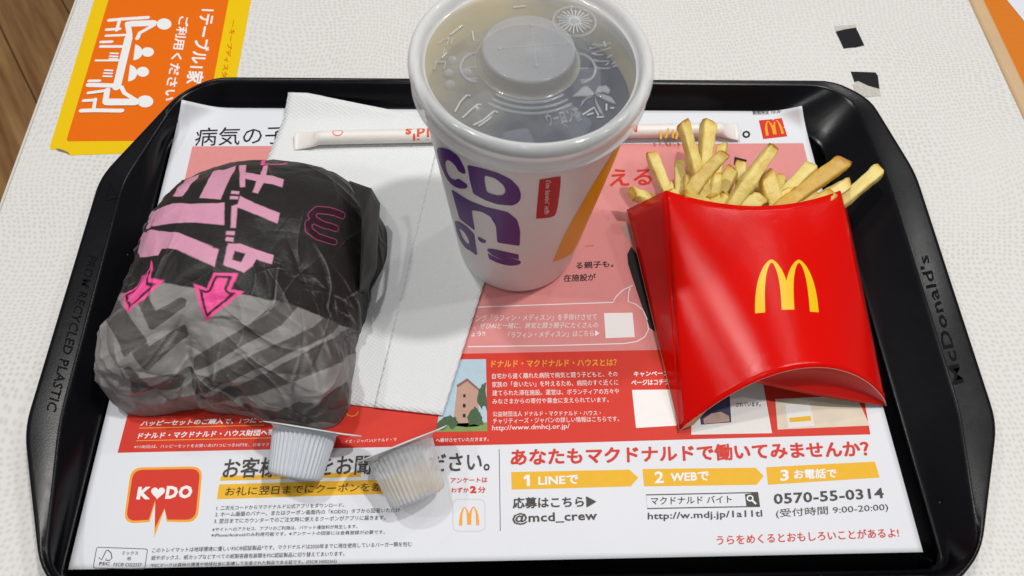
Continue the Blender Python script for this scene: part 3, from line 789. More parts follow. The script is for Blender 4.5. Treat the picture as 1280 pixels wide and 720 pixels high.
BURGER_DARK = [
    [(-24.0, -17.3), (-21.5, -16.8), (-19.3, -16.5), (-18.3, -17.1), (-17.6, -17.9), (-17.1, -18.8), (-16.8, -19.9), (-16.7, -21.2), (-16.7, -22.6), (-15.9, -22.2), (-15.2, -21.9), (-14.4, -21.5), (-13.7, -21.0), (-13.0, -20.7), (-12.4, -20.5), (-11.7, -20.1), (-11.1, -19.8), (-10.3, -19.5), (-9.7, -20.8), (-10.1, -23.1), (-10.8, -23.5), (-11.6, -23.8), (-12.3, -24.4), (-13.0, -24.7), (-13.7, -25.3), (-14.5, -25.7), (-15.2, -26.1), (-15.9, -26.6), (-16.7, -27.0), (-17.4, -27.6), (-18.2, -28.0), (-18.1, -26.7), (-18.1, -25.2), (-18.2, -23.9), (-18.3, -22.6), (-18.3, -21.5), (-18.8, -20.5), (-19.2, -19.6), (-20.0, -18.8), (-21.0, -18.2), (-22.2, -17.7)],
    [(-46.0, -24.2), (-46.2, -23.1), (-46.1, -21.8), (-46.0, -20.5), (-39.1, -21.2), (-34.0, -21.7), (-30.7, -21.9), (-28.1, -22.2), (-26.4, -22.5), (-25.1, -23.0), (-24.0, -23.6), (-23.1, -24.4), (-22.7, -25.2), (-22.2, -26.2), (-22.0, -27.2), (-21.9, -28.5), (-21.7, -29.7), (-21.7, -31.0), (-21.6, -32.4), (-21.7, -33.8), (-21.7, -35.5), (-21.7, -36.9), (-20.8, -36.5), (-20.0, -36.1), (-19.1, -35.6), (-18.4, -35.3), (-17.4, -35.1), (-16.6, -34.6), (-15.8, -34.3), (-14.8, -33.8), (-13.9, -33.3), (-13.0, -33.0), (-12.1, -32.5), (-11.2, -32.1), (-11.2, -33.7), (-11.2, -35.2), (-11.3, -36.6), (-12.3, -37.4), (-13.2, -37.9), (-14.2, -38.6), (-15.2, -39.2), (-16.0, -39.7), (-17.1, -40.3), (-18.0, -41.0), (-19.0, -41.4), (-19.9, -41.9), (-20.9, -42.5), (-21.8, -42.9), (-22.8, -43.5), (-23.7, -44.1), (-24.7, -44.6), (-24.6, -43.1), (-24.6, -41.4), (-24.4, -39.8), (-24.4, -38.3), (-24.3, -36.8), (-24.3, -35.5), (-24.3, -34.1), (-24.4, -32.7), (-24.4, -31.6), (-24.7, -30.2), (-24.9, -29.2), (-25.3, -28.2), (-25.9, -27.4), (-26.9, -26.7), (-28.2, -26.1), (-29.9, -25.6), (-32.0, -25.2), (-35.9, -25.1), (-44.5, -25.2), (-46.1, -24.8)],
    [(-30.1, -41.9), (-28.7, -41.8), (-28.8, -43.1), (-28.7, -44.7), (-28.8, -46.1), (-28.9, -47.7), (-29.2, -49.2), (-29.4, -51.0), (-29.7, -52.5), (-30.0, -54.2), (-30.3, -55.8), (-28.9, -55.6), (-27.6, -55.4), (-26.3, -55.2), (-24.7, -55.0), (-23.4, -54.7), (-21.9, -54.4), (-20.7, -54.1), (-19.2, -53.6), (-17.8, -53.3), (-17.3, -54.9), (-16.8, -56.8), (-18.2, -58.0), (-19.5, -59.3), (-21.3, -59.5), (-22.8, -59.6), (-24.4, -59.7), (-25.9, -59.7), (-27.4, -59.6), (-28.7, -59.5), (-29.9, -58.7), (-30.8, -58.1), (-31.8, -57.4), (-32.8, -56.8), (-33.7, -56.1), (-34.5, -55.4), (-35.5, -54.8), (-34.8, -53.1), (-33.7, -51.5), (-33.0, -49.9), (-32.4, -48.2), (-31.7, -46.7), (-31.2, -45.1), (-30.7, -43.5)],
    [(-46.2, -24.6), (-46.0, -23.2), (-43.3, -23.8), (-36.4, -24.1), (-32.9, -24.4), (-30.5, -24.8), (-28.7, -25.2), (-27.5, -25.9), (-26.5, -26.6), (-25.9, -27.4), (-25.5, -28.4), (-25.3, -29.7), (-25.3, -31.0), (-25.3, -32.4), (-25.3, -34.0), (-26.6, -36.0), (-26.7, -34.5), (-26.6, -33.2), (-26.7, -31.9), (-26.9, -30.7), (-27.3, -29.6), (-27.9, -28.6), (-28.7, -27.8), (-29.9, -27.2), (-31.7, -26.6), (-34.0, -26.1), (-38.5, -25.8), (-45.7, -25.4)],
    [(-9.0, -47.8), (-6.4, -45.9), (-5.1, -45.0), (-3.8, -44.1), (-2.6, -43.2), (-1.4, -42.3), (-0.1, -41.2), (0.9, -40.3), (2.1, -39.1), (3.1, -38.2), (4.1, -37.2), (5.1, -36.1), (6.1, -35.1), (7.0, -34.0), (7.8, -33.0), (8.6, -31.9), (9.4, -31.0), (10.1, -30.0), (10.8, -28.9), (11.5, -27.9), (12.1, -27.0), (12.5, -25.7), (12.9, -24.6), (13.3, -23.5), (13.7, -22.5), (14.1, -21.5), (14.7, -20.9), (15.3, -20.3), (16.1, -19.8), (17.0, -19.5), (18.4, -19.8), (20.0, -20.2), (21.6, -20.4), (23.2, -20.6), (24.9, -20.8), (26.6, -20.9), (25.2, -21.4), (23.9, -22.0), (22.5, -22.2), (21.3, -22.5), (20.2, -22.9), (19.2, -23.3), (18.5, -23.8), (17.9, -24.5), (17.1, -25.1), (16.5, -25.5), (15.8, -26.3), (15.3, -27.2), (14.7, -28.2), (14.1, -29.2), (13.6, -30.3), (12.9, -31.3), (12.3, -32.3), (11.5, -33.4), (10.7, -34.3), (9.9, -35.4), (9.0, -36.5), (8.2, -37.5), (7.2, -38.7), (6.2, -39.8), (5.1, -40.9), (4.1, -42.0), (2.9, -43.2), (1.6, -44.4), (0.4, -45.6), (-1.0, -46.7), (-2.2, -47.8), (-3.6, -49.0), (-5.2, -49.9), (-6.6, -50.6), (-8.3, -51.0), (-9.7, -51.5), (-9.4, -49.7)],
    [(-11.3, -59.7), (-9.5, -58.7), (-7.8, -57.7), (-6.1, -56.6), (-4.8, -55.6), (-3.3, -54.6), (-1.8, -53.5), (-0.4, -52.3), (0.9, -51.2), (2.5, -50.0), (3.7, -48.9), (5.1, -47.9), (6.2, -46.9), (7.3, -45.9), (8.6, -44.8), (9.6, -43.7), (10.5, -42.8), (11.4, -41.8), (12.5, -40.6), (13.3, -39.7), (14.2, -38.7), (14.9, -37.8), (15.7, -36.8), (16.4, -35.9), (17.1, -34.9), (17.7, -33.9), (18.3, -32.8), (18.9, -31.9), (19.5, -31.4), (20.1, -30.6), (21.0, -30.2), (21.9, -29.7), (22.7, -29.5), (23.8, -29.3), (25.1, -29.3), (26.4, -29.2), (28.0, -29.4), (29.9, -29.5), (31.6, -29.6), (33.5, -29.2), (35.0, -28.7), (36.8, -28.2), (38.6, -27.4), (40.3, -26.6), (42.3, -25.6), (44.0, -24.5), (46.3, -24.7), (48.5, -24.9), (51.0, -25.0), (53.6, -25.1), (56.2, -25.2), (53.8, -26.4), (51.1, -27.6), (48.7, -28.6), (46.3, -29.4), (44.1, -30.2), (42.1, -30.8), (39.7, -31.2), (37.8, -31.6), (35.7, -31.8), (33.7, -31.9), (31.9, -31.8), (30.2, -31.7), (28.5, -31.6), (27.0, -31.6), (25.8, -31.5), (24.7, -31.8), (23.8, -32.1), (22.9, -32.3), (22.1, -32.9), (21.4, -33.5), (20.8, -34.1), (20.1, -35.1), (19.6, -35.9), (19.0, -37.1), (18.4, -38.0), (17.7, -39.2), (17.1, -40.2), (16.3, -41.2), (15.5, -42.3), (14.6, -43.5), (13.7, -44.5), (12.7, -45.6), (11.7, -46.8), (10.7, -47.9), (9.6, -49.0), (8.5, -50.1), (7.3, -51.3), (6.0, -52.4), (4.8, -53.7), (3.4, -54.7), (2.0, -56.1), (0.6, -57.3), (-1.2, -58.5), (-2.8, -59.8), (-4.5, -60.8), (-6.2, -61.9), (-8.2, -63.0), (-10.1, -64.0), (-12.3, -65.1), (-14.2, -65.8), (-13.2, -63.8), (-12.2, -61.7)],
    [(-13.4, -69.1), (-11.1, -68.4), (-9.1, -67.5), (-6.9, -66.5), (-4.8, -65.6), (-3.0, -64.6), (-1.0, -63.3), (0.6, -62.2), (2.5, -60.9), (4.0, -59.8), (5.5, -58.8), (6.9, -57.5), (8.3, -56.5), (9.6, -55.3), (10.8, -54.1), (11.9, -53.2), (13.1, -52.1), (14.0, -51.1), (15.0, -49.7), (15.9, -48.6), (16.8, -47.3), (17.6, -46.2), (18.5, -45.0), (19.1, -43.8), (19.7, -42.7), (20.5, -41.4), (21.1, -40.4), (21.6, -39.2), (22.1, -38.2), (22.8, -37.4), (23.4, -36.6), (24.1, -36.0), (24.9, -35.5), (25.9, -34.9), (26.9, -34.6), (27.9, -34.4), (29.1, -34.2), (30.4, -34.2), (32.1, -34.3), (34.0, -34.5), (35.8, -34.5), (37.8, -34.5), (39.8, -34.4), (42.0, -34.2), (44.5, -34.0), (46.8, -33.6), (49.1, -33.0), (51.5, -32.3), (54.2, -31.5), (57.1, -30.6), (60.3, -29.3), (63.5, -27.8), (66.8, -25.8), (70.2, -23.7), (73.3, -21.2), (76.3, -18.5), (78.0, -17.8), (77.9, -18.2), (77.8, -18.5), (77.2, -20.9), (76.3, -23.9), (75.3, -26.9), (74.5, -29.2), (73.4, -31.8), (72.3, -34.3), (71.8, -35.2), (71.3, -36.2), (70.7, -37.4), (65.7, -38.9), (61.5, -39.8), (57.9, -40.4), (54.2, -40.7), (51.1, -40.9), (48.4, -40.8), (45.5, -40.8), (43.0, -40.7), (40.8, -40.4), (38.4, -40.0), (36.5, -39.7), (34.8, -39.5), (33.3, -39.5), (31.8, -39.5), (30.5, -39.7), (29.5, -39.8), (28.5, -40.2), (27.7, -40.5), (26.8, -41.1), (26.1, -42.0), (25.3, -42.8), (24.7, -43.9), (24.1, -44.8), (23.4, -45.8), (22.8, -47.1), (21.9, -48.5), (21.2, -49.7), (20.4, -50.9), (19.6, -52.1), (18.5, -53.5), (17.6, -54.7), (16.7, -56.0), (15.4, -57.3), (14.2, -58.8), (13.1, -60.0), (11.7, -61.1), (10.2, -62.2), (8.9, -63.0), (7.4, -64.0), (5.8, -65.0), (4.1, -65.9), (2.1, -67.2), (0.4, -68.1), (-1.7, -69.2), (-3.6, -70.0), (-5.8, -71.0), (-7.6, -70.5), (-9.8, -70.2), (-11.6, -69.8)],
    [(-6.0, -73.7), (-3.8, -73.3), (-1.8, -73.1), (0.1, -72.8), (2.0, -72.4), (3.9, -72.0), (5.7, -71.6), (7.3, -71.5), (9.1, -70.9), (10.6, -70.6), (12.2, -70.3), (13.9, -69.5), (15.4, -69.2), (16.9, -68.7), (18.1, -68.5), (19.6, -68.1), (21.1, -67.5), (22.3, -67.3), (23.7, -66.6), (24.7, -65.0), (26.0, -63.2), (26.9, -61.6), (27.7, -60.0), (28.6, -58.3), (29.4, -56.8), (30.0, -55.6), (30.7, -54.1), (31.5, -52.7), (32.2, -51.9), (33.2, -50.9), (34.1, -50.3), (34.9, -49.7), (35.9, -49.2), (37.4, -49.0), (38.6, -48.8), (40.3, -48.7), (41.8, -48.8), (43.9, -49.0), (46.9, -49.7), (50.0, -50.2), (53.2, -50.8), (52.6, -52.0), (52.3, -53.1), (52.1, -54.2), (51.8, -55.4), (50.8, -56.3), (51.2, -57.7), (51.1, -59.1), (50.9, -60.5), (51.0, -61.6), (49.9, -62.5), (49.1, -63.2), (48.2, -63.8), (46.8, -64.3), (45.2, -64.3), (43.5, -64.3), (41.8, -64.2), (40.5, -64.7), (39.4, -64.8), (38.1, -65.2), (37.1, -66.0), (35.9, -67.3), (34.8, -68.1), (33.8, -69.0), (32.5, -69.4), (31.2, -69.8), (29.9, -70.1), (28.6, -70.4), (27.3, -70.8), (25.8, -71.5), (24.4, -71.6), (22.9, -72.3), (21.5, -72.4), (20.0, -72.8), (18.4, -73.4), (17.0, -73.4), (15.4, -73.8), (13.8, -74.1), (11.9, -74.7), (10.6, -74.6), (8.9, -74.7), (7.3, -74.7), (5.6, -74.7), (4.3, -74.3), (2.4, -74.5), (0.7, -74.4), (-0.9, -74.2), (-2.5, -74.0), (-4.1, -73.6)],
]

FRIES = [
    ((248.9, 178.4, 20.0), (259.9, 176.2, 16.0), 8, 0.35, 'short blunt fry poking out past the left corner of the carton'),
    ((260.1, 197.8, 30.0), (268.1, 172.3, 25.0), 7, 0.45, 'slim pale green-tinged fry leaning left, beside the red kana on the mat'),
    ((278.4, 200.7, 20.0), (276.6, 177.4, 18.0), 7.5, 0.3, 'short upright fry between the slim left fry and the pointed fry'),
    ((277.8, 213.9, 36.0), (285.9, 173.3, 27.0), 8, 0.55, 'tall fry with a brown pointed tip, leaning left in front of the straw'),
    ((295.6, 221.7, 28.0), (290.6, 181.1, 20.0), 9, 0.5, 'tall broad fry with a squared top, right behind the pointed fry'),
    ((294.8, 184.9, 46.0), (276.5, 165.2, 34.0), 8.5, 0.7, 'golden fry slanting to the right across the front of the tall pair'),
    ((304.3, 212.4, 20.0), (298.2, 181.5, 16.0), 7, 0.4, 'fry half hidden behind the broad square-topped fry'),
    ((304.6, 190.4, 27.0), (297.5, 173.4, 20.0), 8, 0.5, 'fry in the middle behind the long slanting fry, beside dark hair on the mat'),
    ((319.5, 188.7, 47.0), (297.3, 159.9, 34.0), 8, 0.55, 'longest slanting fry in the middle, its tip over the red square logo'),
    ((319.2, 190.1, 24.0), (310.8, 169.8, 20.0), 7, 0.4, 'thin fry just behind and right of the longest slanting fry'),
    ((315.5, 180.8, 36.0), (321.3, 161.8, 30.0), 10, 0.6, 'thick fry leaning left, with its blunt tip right of the longest fry'),
    ((295.7, 169.2, 34.0), (292.9, 162.7, 30.0), 8, 0.45, 'stubby fry end just showing over the carton edge under the longest fry'),
    ((287.0, 168.2, 34.0), (289.3, 162.7, 30.0), 7.5, 0.45, 'stubby fry end over the carton edge under the golden slanting fry'),
    ((313.4, 165.3, 36.0), (301.2, 160.6, 31.0), 9, 0.35, 'pale stub lying low over the carton edge between two thick fries'),
    ((335.8, 195.3, 14.0), (331.4, 178.5, 13.0), 7, 0.5, 'short fry behind the thick left-leaning fry, against the pink print'),
    ((347.0, 190.8, 28.0), (324.9, 166.8, 25.0), 9, 0.3, 'pale wide fry just behind the dark golden one'),
    ((357.1, 183.3, 42.0), (322.6, 159.7, 33.0), 10, 1.0, 'thick dark golden fry leaning right, brownest of all'),
    ((361.1, 175.3, 34.0), (336.4, 161.7, 28.0), 9, 0.35, 'pale fry with a cut square end under the dark golden fry'),
    ((385.0, 191.2, 25.0), (353.4, 169.4, 20.0), 9, 0.35, 'fry reaching farthest right, over the black tray'),
    ((349.9, 166.8, 36.0), (335.4, 160.4, 32.0), 8, 0.75, 'golden fry lying low by the right corner of the carton'),
    ((280.9, 188.5, 24.0), (277.9, 172.5, 24.0), 7, 0.6, 'fry behind the crossing fries, right of the short upright one'),
    ((269.3, 165.0, 37.0), (284.4, 162.5, 33.0), 7, 0.7, 'flat fry lying crosswise along the left part of the carton edge'),
    ((266.9, 181.2, 26.0), (271.0, 170.5, 24.0), 7, 0.42, 'fry tip just right of the slim pale left fry'),
    ((286.6, 203.4, 22.0), (285.9, 180.0, 18.0), 7, 0.42, 'fry tip low between the pointed fry and the square-topped fry'),
    ((310.9, 198.1, 22.0), (309.3, 174.1, 19.0), 7, 0.42, 'fry tip left of the longest slanting fry, below the dark print'),
    ((306.8, 167.7, 34.0), (306.5, 161.1, 31.0), 7, 0.42, 'stub end directly right of the longest slanting fry at the carton edge'),
    ((331.0, 172.7, 32.0), (320.7, 163.5, 29.0), 7, 0.42, 'fry tip under the pale wide fry, left of the dark golden one'),
    ((281.3, 175.1, 30.0), (283.5, 167.1, 28.0), 7, 0.42, 'stub under the golden slanting fry, touching the carton edge'),
    ((332.3, 170.2, 36.0), (325.6, 160.4, 32.0), 7, 0.42, 'broad stub below the dark golden fry in the carton mouth'),
    ((296.3, 189.0, 24.0), (291.2, 171.9, 22.0), 7, 0.42, 'fry tip hidden behind the golden slanting fry'),
    ((344.8, 167.5, 33.0), (332.6, 161.1, 31.0), 7, 0.42, 'stub under the dark golden fry, near the right carton corner'),
    ((264.5, 170.9, 33.0), (271.7, 165.2, 30.0), 7, 0.42, 'stub crossing behind the left fold of the red carton'),
]
FLAP_CORNER = [(107.2, 173.2, 36.0), (116.9, 175.6, 27.0), (121.0, 169.8, 22.0), (120.8, 149.0, 20.0), (120.8, 135.3, 16.0), (115.3, 122.8, 12.0), (114.7, 156.1, 36.0), (115.5, 140.0, 34.0), (115.3, 124.9, 30.0), (114.3, 118.2, 22.0)]
FLAP_HEM = [(0.7, 94.6, 22.0), (0.0, 80.6, 12.0), (0.2, 75.2, 6.0), (10.7, 69.4, 1.5), (8.3, 89.9, 26.0), (9.8, 79.8, 20.0), (13.8, 74.6, 14.0), (20.1, 71.9, 6.0)]
BOX_LOGO = [(297.4, 100.8, 36.0), (327.6, 101.4, 36.0), (301.0, 127.7, 38.0)]
FLANGE_TEXT = [('FROM RECYCLED PLASTIC', -20.2, 144.48, 1.01, -79.82, 4.53, -1.39), ("McDonald's", 397.67, 72.94, 3.4, 70.32, -5.75, -1.14)]
BOX_PA = (295.2, 75.0, 14.0)
RECYCLE_MARK = [(-19.54, 176.55), (-19.15, 187.17), (-13.6, 178.56)]

# ------------------------------------------------------------------ materials
INK = {
    'ink': simple('black_ink', '#231f20', .55, .15),
    'grey': simple('grey_ink', '#4b4746', .55, .12),
    'palegrey': simple('pale_grey_ink', '#c9c9cb', .55),
    'red': simple('red_ink', '#d33526', .5, .07),
    'pink': simple('pink_ink', '#dc8f8d', .55, .05),
    'white': simple('white_ink', '#f0eeec', .55, .03),
    'orange': simple('orange_ink', '#f0a03c', .55, .08),
    'yellow': simple('yellow_ink', '#eab52e', .55, .06),
    'gold': simple('golden_ink', '#f0a52c', .5, .06),
    'sky': simple('pale_blue_ink', '#b4cbd8', .55, .1),
    'lawn': simple('grass_green_ink', '#7f9a55', .55, .2),
    'leaf': simple('leaf_green_ink', '#4a6245', .55, .75, 1300),
    'house': simple('brick_pink_ink', '#c09a88', .55, .12),
    'roof': simple('roof_brown_ink', '#8a6256', .55),
    'skin': simple('pale_brown_ink', '#b89a90', .55, .35, 250),
    'blue': simple('dark_blue_ink', '#3c3a5a', .55, .5, 200),
    'card': simple('card_white_ink', '#e6e4e2', .55, .03),
    'sand': simple('sand_ink', '#ddd0bc', .55, .12, 120),
    'purple': simple('purple_ink', '#541f74', .38, .12),
    'cupgold': simple('cup_gold_ink', '#e8a81c', .38, .08),
    'signorange': simple('sign_orange_ink', '#dc6a08', .4, .04),
    'strawred': simple('straw_red_ink', '#e06248', .5, .1),
    'pink_print': None,
}

# ------------------------------------------------------------------ floor and table
def wood_mat():
    m, nt, b = new_mat('floor_wood')
    tc = nd(nt, 'ShaderNodeTexCoord')
    oi = nd(nt, 'ShaderNodeObjectInfo')
    mp = nd(nt, 'ShaderNodeMapping')
    mp.inputs['Scale'].default_value = (1.5, 22, 22)
    add = nd(nt, 'ShaderNodeVectorMath', operation='ADD')
    nt.links.new(tc.outputs['Object'], add.inputs[0])
    nt.links.new(oi.outputs['Random'], add.inputs[1])
    nt.links.new(add.outputs[0], mp.inputs['Vector'])
    f = noise(nt, 2.2, 6, .6, mp.outputs[0])
    r = nd(nt, 'ShaderNodeValToRGB')
    nt.links.new(f, r.inputs[0])
    r.color_ramp.elements[0].position = .3
    r.color_ramp.elements[0].color = lin('#8a5730')
    r.color_ramp.elements[1].position = .72
    r.color_ramp.elements[1].color = lin('#cfa066')
    hsv = nd(nt, 'ShaderNodeHueSaturation')
    nt.links.new(r.outputs[0], hsv.inputs['Color'])
    nt.links.new(mth(nt, 'ADD', mth(nt, 'MULTIPLY', oi.outputs['Random'], .5), .75), hsv.inputs['Value'])
    nt.links.new(hsv.outputs[0], b.inputs['Base Color'])
    b.inputs['Roughness'].default_value = .42
    return m

floor_m = wood_mat()
ZF = -730.0
fl = mesh_obj('floor', [(-3500, -2500, ZF - 14), (3500, -2500, ZF - 14), (3500, 4000, ZF - 14), (-3500, 4000, ZF - 14)], [(0, 1, 2, 3)], simple('floor_joint', '#2a1c12', .8))
fl['kind'] = 'structure'
ca, sa = math.cos(math.radians(122)), math.sin(math.radians(122))
for i in range(-5, 12):
    for k in range(2):
        u0, u1 = -900 + k * 1250 + (i * 437) % 600 - 300, -900 + (k + 1) * 1250 + (i * 437) % 600 - 304
        v0, v1 = i * 122.0, i * 122.0 + 119.5
        ctr = (-520.0, 420.0)
        vs = []
        for z in (ZF - 12, ZF):
            for (u, v) in ((u0, v0), (u1, v0), (u1, v1), (u0, v1)):
                v_ = v - 300
                u_ = u - 300
                vs.append((ctr[0] + u_ * ca - v_ * sa, ctr[1] + u_ * sa + v_ * ca, z))
        o = mesh_obj('plank', vs, [(3, 2, 1, 0), (4, 5, 6, 7), (0, 1, 5, 4), (1, 2, 6, 5), (2, 3, 7, 6), (3, 0, 4, 7)], floor_m, fl)
        # local axis along the board for the grain
        mid = Vector((ctr[0] + ((u0 + u1) / 2 - 300) * ca - ((v0 + v1) / 2 - 300) * sa, ctr[1] + ((u0 + u1) / 2 - 300) * sa + ((v0 + v1) / 2 - 300) * ca, ZF)) * S
        rot = Matrix.Rotation(math.radians(122), 4, 'Z')
        M = Matrix.Translation(mid - wloc(fl)) @ rot
        o.data.transform(M.inverted())
        o.matrix_basis = M

def table_mat():
    m, nt, b = new_mat('dotted_laminate')
    tc = nd(nt, 'ShaderNodeTexCoord')
    warp = nd(nt, 'ShaderNodeTexNoise')
    warp.inputs['Scale'].default_value = 9.0
    warp.inputs['Detail'].default_value = 1.0
    nt.links.new(tc.outputs['Object'], warp.inputs['Vector'])
    sub = nd(nt, 'ShaderNodeVectorMath', operation='SUBTRACT')
    nt.links.new(warp.outputs['Color'], sub.inputs[0])
    sub.inputs[1].default_value = (.5, .5, .5)
    sc = nd(nt, 'ShaderNodeVectorMath', operation='SCALE')
    nt.links.new(sub.outputs[0], sc.inputs[0])
    sc.inputs['Scale'].default_value = 0.05
    ad = nd(nt, 'ShaderNodeVectorMath', operation='ADD')
    nt.links.new(tc.outputs['Object'], ad.inputs[0])
    nt.links.new(sc.outputs[0], ad.inputs[1])
    vo = nd(nt, 'ShaderNodeTexVoronoi', voronoi_dimensions='2D', feature='F1')
    vo.inputs['Scale'].default_value = 350.0
    vo.inputs['Randomness'].default_value = .42
    nt.links.new(ad.outputs[0], vo.inputs['Vector'])
    mr = nd(nt, 'ShaderNodeMapRange')
    mr.inputs['From Min'].default_value = .17
    mr.inputs['From Max'].default_value = .42
    mr.inputs['To Min'].default_value = 1
    mr.inputs['To Max'].default_value = 0
    nt.links.new(vo.outputs['Distance'], mr.inputs['Value'])
    fade = noise(nt, 14, 2, .5, tc.outputs['Object'])
    fac = mth(nt, 'MULTIPLY', mr.outputs[0], mth(nt, 'ADD', mth(nt, 'MULTIPLY', fade, .9), .1), True)
    col = mixc(nt, fac, lin('#dfddda'), lin('#c5c2be'))
    nt.links.new(col, b.inputs['Base Color'])
    b.inputs['Roughness'].default_value = .42
    bump(nt, b, noise(nt, 900, 2, .5, tc.outputs['Object']), .08, .0002)
    return m

ZT = -6.0
xl = TABLE_X[0][0] - .5
xr = TABLE_X[2][0] + .8
tb = thing('table', (xl, -320, -720), 'white dotted laminate table under the black tray, with a beige edge strip on the right', 'table')
def box_v(x0, x1, y0, y1, z0, z1):
    return ([(x0, y0, z0), (x1, y0, z0), (x1, y1, z0), (x0, y1, z0), (x0, y0, z1), (x1, y0, z1), (x1, y1, z1), (x0, y1, z1)],
            [(3, 2, 1, 0), (4, 5, 6, 7), (0, 1, 5, 4), (1, 2, 6, 5), (2, 3, 7, 6), (3, 0, 4, 7)])
def box(name, x0, x1, y0, y1, z0, z1, mat, parent=None, bev=0.0, seg=3):
    v, f = box_v(x0, x1, y0, y1, z0, z1)
    o = mesh_obj(name, v, f, mat, parent)
    if bev:
        md = o.modifiers.new('bevel', 'BEVEL')
        md.width = bev * S
        md.segments = seg
    return o
box('table_top', xl, xr, -300, 720, -34, ZT, table_mat(), tb, 1.0)
edge_m = simple('beige_edge', '#cdae88', .45, .08, 60)
box('edge_strip', xr + .4, xr + 11.5, -300, 720, -34, ZT + .4, edge_m, tb, 3.0, 4)
dark_m = simple('table_leg_metal', '#55585a', .4)
box('edge_band', xl - 1.6, xl - .2, -300, 720, -34, ZT - .3, simple('pale_edge', '#d2cdc6', .5), tb, .5)
box('table_leg', 185, 245, 180, 240, -715, -34, dark_m, tb, 6)
box('table_foot', 0, 430, 60, 360, -730, -715, dark_m, tb, 4)

# neighbouring orange table board and the leaflet on it
bx = BOARD[0][0] - 1.0
def orange_mat():
    m, nt, b = new_mat('orange_laminate')
    tc = nd(nt, 'ShaderNodeTexCoord')
    wv = nd(nt, 'ShaderNodeTexVoronoi', voronoi_dimensions='2D')
    wv.inputs['Scale'].default_value = 420
    wv.inputs['Randomness'].default_value = .1
    nt.links.new(tc.outputs['Object'], wv.inputs['Vector'])
    nt.links.new(mixc(nt, wv.outputs['Distance'], lin('#dd7c05'), lin('#c86a02')), b.inputs['Base Color'])
    b.inputs['Roughness'].default_value = .5
    return m
ob = thing('orange_table', (bx, -100, -730), 'orange table top beyond the beige edge strip at the upper right', 'table')
box('table_top', bx, bx + 420, -100, 700, -38, -16, orange_mat(), ob, 1.5)
box('table_leg', bx + 180, bx + 230, 250, 300, -730, -38, dark_m, ob, 5)
lv = [LEAFLET[0], (LEAFLET[0][0] - 6, LEAFLET[0][1] + 60), (LEAFLET[0][0] + 110, LEAFLET[0][1] + 70), (LEAFLET[0][0] + 110, LEAFLET[0][1] - 72), LEAFLET[1]]
lv = [LEAFLET[0], LEAFLET[1], (LEAFLET[1][0] + 26, LEAFLET[1][1] - 72), (LEAFLET[1][0] + 120, LEAFLET[1][1] - 20), (LEAFLET[1][0] + 60, LEAFLET[1][1] + 130)]
v, f = poly_mesh(lv)
lf = solid(mesh_obj('leaflet', [(x, y, -15.6) for x, y in v], f, simple('leaflet_paper', '#dfe2ea', .5, .02)), .3)
tag(lf, 'white leaflet lying on the orange table at the far upper right', 'leaflet')
v, f = text_at(('C', LEAFLET[1][0] + 1.5, LEAFLET[1][1] + 6, 4, -3, 2, 5, '', .0))
mesh_obj('lettering', [(x, y, -15.45) for x, y in v], f, INK['palegrey'], lf)

# ------------------------------------------------------------------ sign stuck on the table
def round_pts(pts, r, n=5):
    P = [np.array(p, float) for p in pts]
    o = []
    for i, p in enumerate(P):
        q, s_ = P[i - 1], P[(i + 1) % len(P)]
        d1, d2 = (q - p) / np.linalg.norm(q - p), (s_ - p) / np.linalg.norm(s_ - p)
        a, b = p + d1 * r, p + d2 * r
        for k in range(n + 1):
            u = k / n
            o.append(tuple((1 - u) ** 2 * a + 2 * u * (1 - u) * p + u * u * b))
    return o
sg = thing('table_sign', (-40, 290, ZT), 'orange and yellow sign with white figures round a table, stuck on the white table', 'sign')
so = [SIGN_OUT[0]] + SIGN_OUT[2:]
v, f = poly_mesh(round_pts([(-69.8, 226.2), (-62.5, 231.0), (-50.0, 229.9), (24, 231), (23.6, 420), (-76.5, 420)], 1.5) if False else
                 [(-70.2, 228.5), (-69.3, 226.3), (-67, 226.6), (-64.5, 225.0), (-60.5, 223.8), (-57, 222.2), (-52, 222.6), (26, 226), (23.6, 430), (-77.0, 430)])
solid(mesh_obj('sign_base', [(x, y, ZT + .25) for x, y in v], f, simple('sign_yellow', '#ecc407', .42, .03), sg), .25)
v, f = poly_mesh(round_pts([SIGN_IN[0], SIGN_IN[1], (SIGN_IN[1][0] - 5, 424), (SIGN_IN[4][0] - 1, 424), SIGN_IN[4], (SIGN_IN[4][0] + 3, SIGN_IN[0][1] + 1)], 2.0))
mesh_obj('sign_panel', [(x, y, ZT + .33) for x, y in v], f, simple('sign_orange', '#e86c06', .42, .03), sg)
sw = simple('sign_white', '#ecebea', .45, .02)
vs, fs = [], []
for wd, pts in SIGN_STROKE:
    v, f = stroke_poly(pts, wd)
    fs += [tuple(i + len(vs) for i in q) for q in f]
    vs += v
    for end in (pts[0], pts[-1]):
        k0 = len(vs)
        vs += [(end[0] + wd / 2 * math.cos(j * math.pi / 5), end[1] + wd / 2 * math.sin(j * math.pi / 5)) for j in range(10)]
        fs.append(tuple(range(k0, k0 + 10)))
z_of = [ZT + .40 + .0008 * i for i in range(len(vs))]
po = mesh_obj('seated_figures', [(p[0], p[1], z_of[i]) for i, p in enumerate(vs)], fs, sw, sg)
for k, d in enumerate(SIGN_DISC):
    v, f = poly_mesh(d)
    mesh_obj('figure_head' if k < 4 else 'figure_body', [(x, y, ZT + .47 + .01 * k) for x, y in v], f, sw, sg)
for e in SIGN_TEXT:
    v, f = text_at(e)
    mesh_obj('lettering', lifted([(x, y, ZT + .42) for x, y in v]), f, INK[e[7]], sg)
